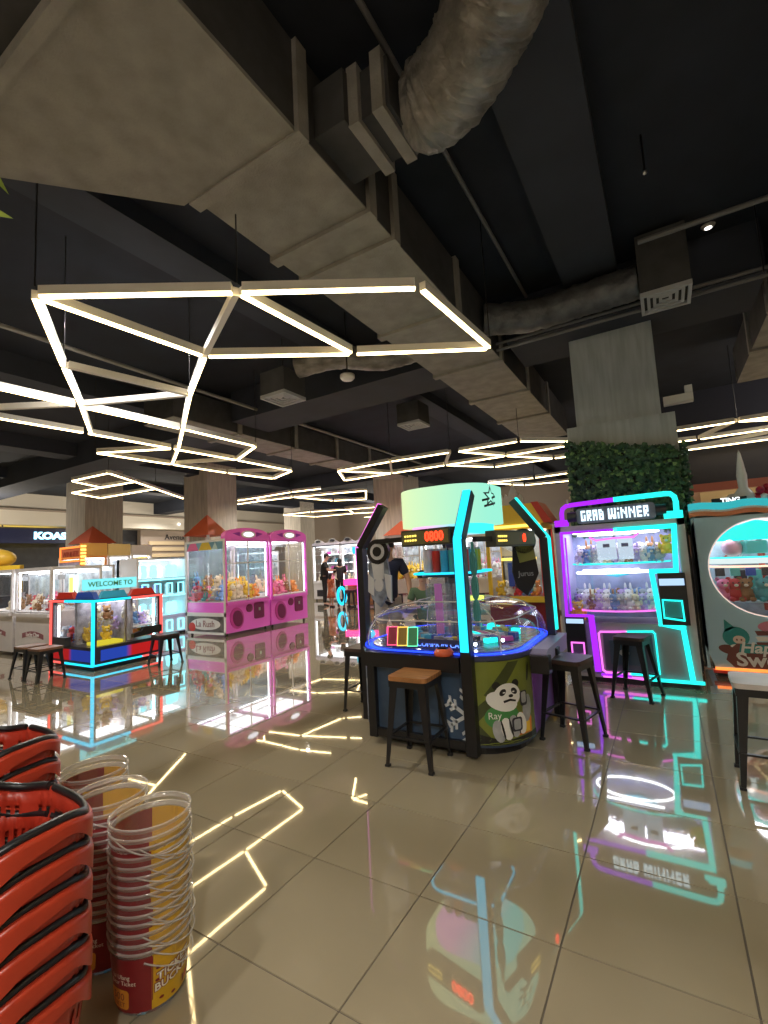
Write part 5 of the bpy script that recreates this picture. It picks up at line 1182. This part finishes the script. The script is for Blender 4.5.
def bucket(loc, rz, label, group, tilt, ph, last=False):
    t = thing('plastic_bucket', label, 'bucket', loc, rz, group)
    global tubp
    if tubp is None:
        tubp = [MB().lathe([(0, .004), (RB-.004, .004), (RB, .01), (RT, HB)], 40).build('bucket_body', m_tub, t),
                MB().lathe([(RT-.002, HB), (RT+.006, HB+.002), (RT+.006, HB-.006), (RT, HB-.009), (RT-.0015, HB-.016)], 40).build('rim', m_tubrim, t),
                arc_band(A0, A0+PI, .018, .165, .0012).build('label_half', m_lab_y, t), arc_band(A0-PI, A0, .018, .165, .0012).build('label_half', m_lab_m, t)]
    else:
        for q in tubp:
            o = q.copy(); COL.objects.link(o); o.parent = t
    bail(tilt, ph).build('handle', m_tubrim, t)
    if last:
        f = lambda u, v, d: V((rad(v)+.0018+d)*math.cos(A0+u/rad(v)), (rad(v)+.0018+d)*math.sin(A0+u/rad(v)), v)
        decal('label_box', [(-.115+x, .062+y) for x, y in rrect(.085, .065, .012)], m_lab_o, t, f, .001, 2)
        btext('label_number', '500', .036, m_lab_m, t, f, -.115, .070); btext('label_word', 'TIKET', .022, m_lab_m, t, f, -.115, .044)
        btext('label_script', 'Isi Ulang', .021, m_cream2, t, f, -.105, .138); btext('label_script', 'Bear Ticket', .021, m_cream2, t, f, -.098, .118)
        btext('label_title', 'TICKET', .036, m_lab_m, t, f, .075, .128, .16, .0030, .0012); btext('label_title', 'BUCKET', .036, m_lab_m, t, f, .075, .095, .16, .0030, .0012)
        btext('label_title', 'TICKET', .036, m_cream2, t, f, .075, .128, .16, .0009, .0024); btext('label_title', 'BUCKET', .036, m_cream2, t, f, .075, .095, .16, .0009, .0024)
        for u, v in ((.02, .15), (.018, .11), (.03, .045), (.07, .035), (.15, .05)): decal('label_bear_mark', ell(u, v, .008, .005, 10), m_lab_m, t, f, .001)
        for k in range(4): decal('label_gift_mark', [(.115+.014*k+x, .045+.004*k+y) for x, y in rrect(.010, .026, .002)], [m_lab_m, m_red][k % 2], t, f, .001)
    return t
def btext(name, body, size, m, par, f, u0, v0, slope=0.0, bold=0.0, lift=.0016):
    c = bpy.data.curves.new(name, 'FONT'); c.body = body; c.size = size; c.align_x = 'CENTER'; c.align_y = 'CENTER'; c.resolution_u = 2; c.offset = bold
    o = bpy.data.objects.new(name, c); COL.objects.link(o); me = bpy.data.meshes.new_from_object(o); bpy.data.objects.remove(o)
    for v in me.vertices: v.co = f(u0+v.co.x, v0+v.co.y+v.co.x*slope, lift)
    me.materials.clear(); me.materials.append(m)
    o = bpy.data.objects.new(name, me); COL.objects.link(o); o.parent = par; return o
for (cx, cy, n, nm, gp_, rr) in ((-1.745, 1.105, 14, 'front stack beside the baskets', 'buckets in the front stack', 0), (-2.05, 1.12, 14, 'middle stack', 'buckets in the middle stack', .3), (-2.355, 1.215, 14, 'rearmost stack', 'buckets in the rearmost stack', -.2)):
    for k in range(n):
        w = ['bottom', 'second', 'third', 'fourth', 'fifth', 'sixth', 'seventh', 'eighth', 'ninth', 'tenth', 'eleventh', 'twelfth', 'thirteenth', 'topmost'][k]
        top = (k == n-1)
        bucket((cx+.002*math.sin(k*1.7), cy+.002*math.cos(k*2.3), .0305*k+.001), rr+.05*math.sin(k*1.3), f'clear ticket bucket, {w} from the floor in the {nm}' if not top else f'clear ticket bucket with open rim, topmost in the {nm}', gp_,
               .52+.16*math.sin(k*2.7) if not top else .45, math.radians(48)+.14*math.sin(k*1.9)-(.75 if top else 0), last=(k == 0 or top) and cx > -2.2)

# ------------------------------------------------------------------ people
def skin(name, pts, edges, rad_, m, parent, lvl=2):
    me = bpy.data.meshes.new(name); me.from_pydata([tuple(p) for p in pts], edges, []); me.materials.append(m)
    o = bpy.data.objects.new(name, me); COL.objects.link(o); o.parent = parent
    md = o.modifiers.new('skin', 'SKIN'); md.use_smooth_shade = True
    for i, r in enumerate(rad_): me.skin_vertices[0].data[i].radius = (r, r) if not hasattr(r, '__len__') else r
    me.skin_vertices[0].data[0].use_root = True
    o.modifiers.new('sub', 'SUBSURF').levels = lvl; o.modifiers['sub'].render_levels = lvl
    return o
def person(label, loc, rz, h, cols, lean=0.0, arms=None, long_hair=False, shorts=False, dress=False, stride=.0, head_tilt=0.0, headoff=(0, 0, 0)):
    t = thing('person', label, 'person', loc, rz); k = h/1.75
    c, s = math.cos(lean), math.sin(lean)
    def L(x, y, z):                                   # lean the upper body about the hips, towards -Y
        dz = z-.92; return V(x, y*c-dz*s, .92+dz*c+y*s*-1)*k
    def G(x, y, z): return V(x, y, z)*k
    J = [G(0, 0, .95), L(0, .0, 1.10), L(0, .01, 1.28), L(0, .0, 1.42), L(0, -.005, 1.50), L(headoff[0], -.02+headoff[1], 1.57), L(headoff[0], -.015+headoff[1], 1.645), L(headoff[0], .0+headoff[1], 1.715)]
    R = [.115, .11, .125, .075, .052, .066, .082, .060]; Ed = [(0, 1), (1, 2), (2, 3), (3, 4), (4, 5), (5, 6), (6, 7)]
    sh = {}
    for sd in (-1, 1):
        i0 = len(J); J += [G(sd*.095, 0, .88), G(sd*.10, -.01+sd*stride*.5, .50), G(sd*.10, .02+sd*stride, .09), G(sd*.11, -.13+sd*stride, .035)]; R += [.085, .058, .042, .036]
        Ed += [(0, i0), (i0, i0+1), (i0+1, i0+2), (i0+2, i0+3)]
        a = (arms or {}).get(sd) or [(sd*.25, .0, 1.14), (sd*.27, -.05, .90)]
        el, wr = L(*a[0]), L(*a[1]); i1 = len(J); S0 = L(sd*.17, .0, 1.415)
        J += [S0, el, wr]; R += [.058, .042, .031]; Ed += [(3, i1), (i1, i1+1), (i1+1, i1+2)]
        d = (wr-el).normalized(); side = d.cross(V(0, 0, 1)); side = side.normalized() if side.length > .05 else V(1, 0, 0)
        palm = wr+d*.06*k; ip = len(J); J.append(palm); R.append(.030); Ed.append((i1+2, ip))
        curl = V(0, 0, -1) if abs(d.z) < .7 else V(0, -1, 0)
        for f_ in range(4):
            o_ = side*(-.027+.018*f_)*k; ln = (.045, .052, .049, .038)[f_]*k
            b0 = palm+d*.035*k+o_; b1 = b0+d*ln*.6+curl*.008*k; b2 = b1+d*ln*.5+curl*.022*k; i3 = len(J)
            J += [b0, b1, b2]; R += [.0095, .0085, .0075]; Ed += [(ip, i3), (i3, i3+1), (i3+1, i3+2)]
        th = palm-side*.035*k*sd; i3 = len(J); J += [th, th+d*.03*k-side*.012*k*sd]; R += [.011, .009]; Ed += [(ip, i3), (i3, i3+1)]
        sh[sd] = (S0, el, wr)
    body = skin('body', J, Ed, [r*k for r in R], m_skin, t)
    shirt, legm, hairm, shoem = cols
    P = [J[0]+V(0, 0, -.15*k), J[1], J[2], J[3]]; RR = [.160, .146, .150, .098]; E2 = [(0, 1), (1, 2), (2, 3)]
    for sd in (-1, 1):
        S0, el, wr = sh[sd]; i = len(P); P += [S0, S0+(el-S0)*.75]; RR += [.078, .068]; E2 += [(3, i), (i, i+1)]
    skin('shirt' if not dress else 'dress_top', P, E2, [r*k for r in RR], shirt, t)
    if dress:
        MB().lathe([(.0, .98), (.13, .97), (.15, .85), (.20, .62), (.235, .48), (.22, .48)], 20).build('dress_skirt', shirt, t).scale = (k, k, k)
    else:
        P = [J[0]+V(0, 0, .10*k)]; RR = [.148]; E2 = []
        for sd in (-1, 1):
            j = 8 if sd < 0 else 8+ (len(J)-8)//2
            hip, kn, an = J[j], J[j+1], J[j+2]; i = len(P)
            if shorts: P += [hip, hip+(kn-hip)*.85]; RR += [.105, .095]; E2 += [(0, i), (i, i+1)]
            else: P += [hip, kn, an+V(0, 0, .0)]; RR += [.102, .076, .062]; E2 += [(0, i), (i, i+1), (i+1, i+2)]
        skin('trousers' if not shorts else 'shorts', P, E2, [r*k for r in RR], legm, t)
    for sd in (-1, 1):
        j = 8 if sd < 0 else 8+(len(J)-8)//2
        an, to = J[j+2], J[j+3]; skin('shoe', [an+V(0, .03*k, -.05*k), (an+to)/2+V(0, 0, -.03*k), to], [(0, 1), (1, 2)], [.045*k, .046*k, .040*k], shoem, t, 1)
    hc = J[6]; q = k
    hm = MB(); hm.ball((hc.x, hc.y+.018*q, hc.z+.025*q), (.092*q, .100*q, .088*q), 0, 14, 9)
    if long_hair: hm.ball((hc.x, hc.y+.065*q, hc.z-.10*q), (.085*q, .05*q, .17*q), 0, 12, 8)
    hm.build('hair', hairm, t)
    fm = MB()
    for sd in (-1, 1): fm.ball((hc.x+sd*.030*q, hc.y-.080*q, hc.z-.008*q), .010*q, 0, 8, 6); fm.ball((hc.x+sd*.086*q, hc.y+.0, hc.z-.02*q), (.012*q, .022*q, .03*q), 1, 8, 6)
    fm.ball((hc.x, hc.y-.096*q, hc.z-.035*q), (.012*q, .018*q, .02*q), 1, 8, 6); fm.ball((hc.x, hc.y-.080*q, hc.z-.068*q), (.026*q, .010*q, .007*q), 2, 8, 5)
    fm.build('face', [m_ink, m_skin, mat('lips', (.45, .16, .14), .5)], t)
    return t
m_navy = mat('navy_cotton', (.022, .030, .075), .8); m_blk = mat('black_cotton', (.014, .014, .016), .8); m_shoe = mat('dark_shoe', (.03, .03, .03), .6); m_grey = mat('grey_cotton', (.40, .38, .40), .8)
m_dress = mat('orange_print_dress', (.62, .16, .06), .8, noise=.6, nscale=18); m_green = mat('green_cotton', (.10, .17, .10), .8); m_mag = mat('magenta_cotton', (.55, .10, .42), .8)
person('man in black standing far off, looking down at a woman and a girl', (-10.30, 12.95, 0), 2.2, 1.80, (m_blk, m_blk, m_hair, m_shoe), .06, {1: [(.26, -.14, 1.16), (.08, -.30, 1.20)], -1: [(-.26, -.14, 1.16), (-.06, -.32, 1.16)]}, headoff=(0, -.05, 0))
person('woman with long dark hair in black standing against the man in black', (-9.86, 13.28, 0), 3.9, 1.60, (m_blk, m_blk, m_hair, m_shoe), .05, {1: [(.24, -.12, 1.12), (.10, -.30, 1.25)], -1: [(-.24, -.12, 1.12), (-.1, -.30, 1.3)]}, long_hair=True)
person('small girl in an orange patterned dress standing far off beside the man in black', (-9.72, 12.55, 0), 2.9, 1.12, (m_dress, m_dress, m_hair, m_shoe), 0, None, long_hair=True, dress=True)
person('man in a navy T-shirt and grey shorts leaning over behind the game table', (-3.44, 5.74, 0), .75, 1.80, (m_navy, m_grey, m_hair, m_shoe), .22, {1: [(.27, -.10, 1.15), (.26, -.22, .93)], -1: [(-.26, -.16, 1.16), (-.20, -.36, 1.02)]}, shorts=True)
person('child in a green shirt leaning on the far edge of the game table', (-2.72, 5.46, 0), .35, 1.34, (m_green, m_blk, m_hair, m_shoe), .20, {1: [(.25, -.14, 1.16), (.12, -.36, 1.12)], -1: [(-.25, -.14, 1.16), (-.12, -.36, 1.12)]})
person('child in a magenta shirt standing behind the game table beside the child in green', (-2.26, 5.58, 0), .2, 1.33, (m_mag, m_blk, m_hair, m_shoe), .12, {1: [(.25, -.14, 1.16), (.12, -.36, 1.12)], -1: [(-.25, -.14, 1.16), (-.14, -.36, 1.12)]})

# ------------------------------------------------------------------ machines farther back
m_pale = mat('pale_lilac_panel', (.66, .62, .74), .4)
far = []
for k, x in enumerate((-11.42, -10.0)):
    m_ = claw_machine('claw_machine', ['white claw machine with two humps on its header, far off behind the man in black', 'white claw machine with two humps on its header, farther along behind the lit pink table'][k], (x, 15.0, 0), 0, 1.38, 1.0, 2.12, .75, m_white, m_white, 'hump', .2, hcol=m_pale, door='box', shelves=3, group='twin hump claw machines')
    far.append(m_)
    for s in range(3):
        for q in range(6):
            MB().b2(-.55+.19*q, -.42+.19*q, .05, .18, .75+.3425*(s+1)+.02, .75+.3425*(s+1)+.02+.12+.05*((q+s) % 3)).build('prize_box', [m_white, mat('sky_blue', (.05, .45, .70)), m_offwhite, m_dark, m_pinkd, m_steel][(q*2+s) % 6], m_)
    heap(m_, -.6, .6, -.4, .0, .77, 6, ['white', 'cream', 'lilac', 'pink'], ['the far twin hump machine behind the man', 'the far twin hump machine behind the table'][k], 1.0, 1)
m_ = claw_machine('claw_machine', 'white claw machine with a bright cyan header, far off left of the game table', (-9.0, 13.85, 0), .0, .9, .7, 1.7, .8, m_white, m_white, 'flat', .28, hcol=emit('cyan_header', (.04, .55, .72), 1.0), door='box', shelves=2)
heap(m_, -.4, .4, -.3, .1, .82, 5, ['cream', 'white', 'teal'], 'the white machine with the cyan header', 1.0, 1)
cols_ = [['yellow', 'yellow', 'yellow'], ['yellow', 'teal', 'white'], ['pink', 'white', 'lilac'], ['white', 'blue', 'yellow']]
labs = ['white claw machine heaped with yellow toys, seen behind the man in navy', 'white claw machine with yellow and teal toys, behind the two children', 'white claw machine with pink and lilac toys, behind the front lit pole', 'white claw machine with blue and white toys, behind the castle topped machine']
for k in range(4):
    m_ = claw_machine('claw_machine', labs[k], (-6.5+1.22*k, 12.3, 0), 0, 1.12, 1.0, 1.95, .86, m_offwhite, m_white, 'flat', .22, hcol=m_pale, door='box', lower_text='Lucky', mid=True, group='white claw machines behind the game table')
    heap(m_, -.45, .45, -.4, .2, .88, 10, cols_[k], ['the machine behind the man in navy', 'the machine behind the two children', 'the machine behind the front pole', 'the machine behind the castle'][k], 1.3, 2)
for k, (x, y) in enumerate(((-13.6, 13.0), (-12.3, 16.6), (-7.2, 16.8), (-5.6, 16.8), (-4.0, 16.8))):
    m_ = claw_machine('claw_machine', ['white claw machine in front of the shop wall, seen through the pink machines', 'white claw machine beyond the twin hump machines', 'pink headed claw machine in the far back row, first from the left', 'pink headed claw machine in the far back row, second from the left', 'pink headed claw machine in the far back row, third from the left'][k], (x, y, 0), 0, 1.3, 1.0, 2.0, .8, m_offwhite, m_white, 'flat', .24, hcol=m_pale if k < 2 else m_pink, door='box', shelves=1, group='claw machines in the far back row')
    heap(m_, -.5, .5, -.4, .1, .82, 6, [['white', 'teal', 'lilac'], ['yellow', 'white'], ['pink', 'red'], ['blue', 'cream'], ['yellow', 'orange']][k], ['the machine seen through the pink machines', 'the machine beyond the twin hump machines', 'the first machine of the far back row', 'the second machine of the far back row', 'the third machine of the far back row'][k], 1.2, 1)
# lit pink table with cyan ring lamps, and its stools
pt = thing('game_table', 'far off game table with a glowing pink top and cyan ring lamps', 'arcade machine', (-8.55, 12.85, 0), .3)
MB().b2(-.60, .60, -.4, .4, .72, .90).build('table_top', emit('hot_pink', (1, .05, .28), 1.6), pt); MB().b2(-.5, .5, -.3, .3, .08, .72).build('table_base', m_wood, pt)
MB().tube([(-.62, -.42+.0, .40+.26*math.sin(a)) if False else (-.66+.13*math.cos(a), -.45, .40+.26*math.sin(a)) for a in [2*PI*i/18 for i in range(18)]], .05, 6, 0, True).build('ring_lamp', m_cyan, pt)
MB().prism(ell(.2, .80, .20, .13, 18), 0, .04, 0, front(0, -.42, 0)).build('ring_lamp', m_cyan, pt)
for x in (-.45, .45):
    for y in (-.3, .3): MB().cyl((x, y, 0), (x, y, .08), .03, n=8).build('foot', m_black, pt)
stool('black metal stool far off in front of the lit pink table', (-8.55, 12.05, 0), .2, .6, m_seatdark)
stool('black metal stool far off at the near end of the lit pink table', (-7.9, 12.2, 0), .1, .6, m_seatdark)
# red pyramid roofs on booths in front of the pillars
def booth(label, x, y, zr, ap, w):
    t = thing('booth', label, 'booth', (x, y, 0), .15)
    MB().b2(-w*.42, w*.42, -w*.42, w*.42, 0, .95).build('booth_body', m_offwhite, t)
    for sx in (-1, 1):
        for sy in (-1, 1): MB().box((sx*w*.40, sy*w*.40, (.95+zr)/2), (.06, .06, zr-.95)).build('booth_post', m_white, t)
    h = w/2
    MB().add([(-h,-h,zr),(h,-h,zr),(h,h,zr),(-h,h,zr),(0,0,ap)], [(3,2,1,0),(0,1,4),(1,2,4),(2,3,4),(3,0,4)]).build('pyramid_roof', mat('roof_red', (.48, .085, .035), .6), t)
    for k in range(3): MB().b2(-w*.36+w*.25*k, -w*.36+w*.25*k+.14, -.1, .1, .95, 1.2).build('display_box', [m_yellow, m_pinkd, m_blue][k], t)
booth('white booth with a red pyramid roof in front of the left concrete pillar', -14.85, 7.55, 2.42, 2.96, .92)
booth('white booth with a red pyramid roof rising behind the nearer pink machine', -11.68, 9.20, 2.46, 3.10, .95)
booth('red pyramid roofed booth in front of the pillar beside the drum sign', -7.3, 13.28, 2.24, 2.72, .95)
yb = thing('booth', 'yellow framed booth with a big yellow loaf shape on top at the left edge', 'booth', (-16.95, 6.1, 0), .5)
for x in (-.8, .8): MB().b2(x-.06, x+.06, -.4, -.3, 0, 1.85).build('booth_post', m_yellow, yb)
MB().b2(-.86, .86, -.42, -.28, 1.72, 1.88).build('booth_beam', m_yellow, yb); MB().b2(-.8, .8, -.3, .4, .0, 1.0).build('booth_body', m_dark, yb)
MB().ball((-.25, -.1, 2.10), (.68, .35, .30), 0, 18, 10).build('loaf_shape', mat('loaf_yellow', (.85, .52, .05), .45), yb)
ss = MB().b2(-.1, .1, -2.1, .9, -.30, .30).build('shop_sign', mat('sign_navy', (.015, .02, .07), .4)); ss.location = (-22.3, 9.75, 3.20); tag(ss, 'navy shop sign with glowing ice blue lettering, far off left of the concrete pillar', 'shop sign')
text('sign_lettering', 'KOAS', .38, emit('ice_sign', (.35, .80, 1), 3.0), ss, right(.106, -.15, 0), .01, .02, 1.25)
for y in (-1.8, .6): MB().cyl((0, y, .3), (0, y, .42), .03, n=6).build('sign_bracket', m_black, ss)
# a sprig reaching in at the upper left edge
spg = thing('hanging_sprig', 'few small yellow green leaves reaching in at the upper left edge', 'plant', (-1.62, .50, 2.4))
MB().tube([(0, 0, 2.55), (.02, .02, 1.2), (.0, .0, .45), (.03, .01, .1)], .004, 5).build('stem', mat('stem_green', (.12, .16, .04), .6), spg)
for k, z in enumerate((.12, .16, .30, .34, .40, .55)):
    MB().add([(0, 0, 0), (.035, -.012, .02), (.085, 0, -.01), (.035, .012, .02)], [(0, 1, 2), (0, 2, 3)], 0, False, Matrix.Translation((.01, 0, z)) @ Matrix.Rotation(k*1.3-.6, 4, 'Z')).build('leaf', mat('sprig_leaf', (.30, .42, .05), .5), spg)
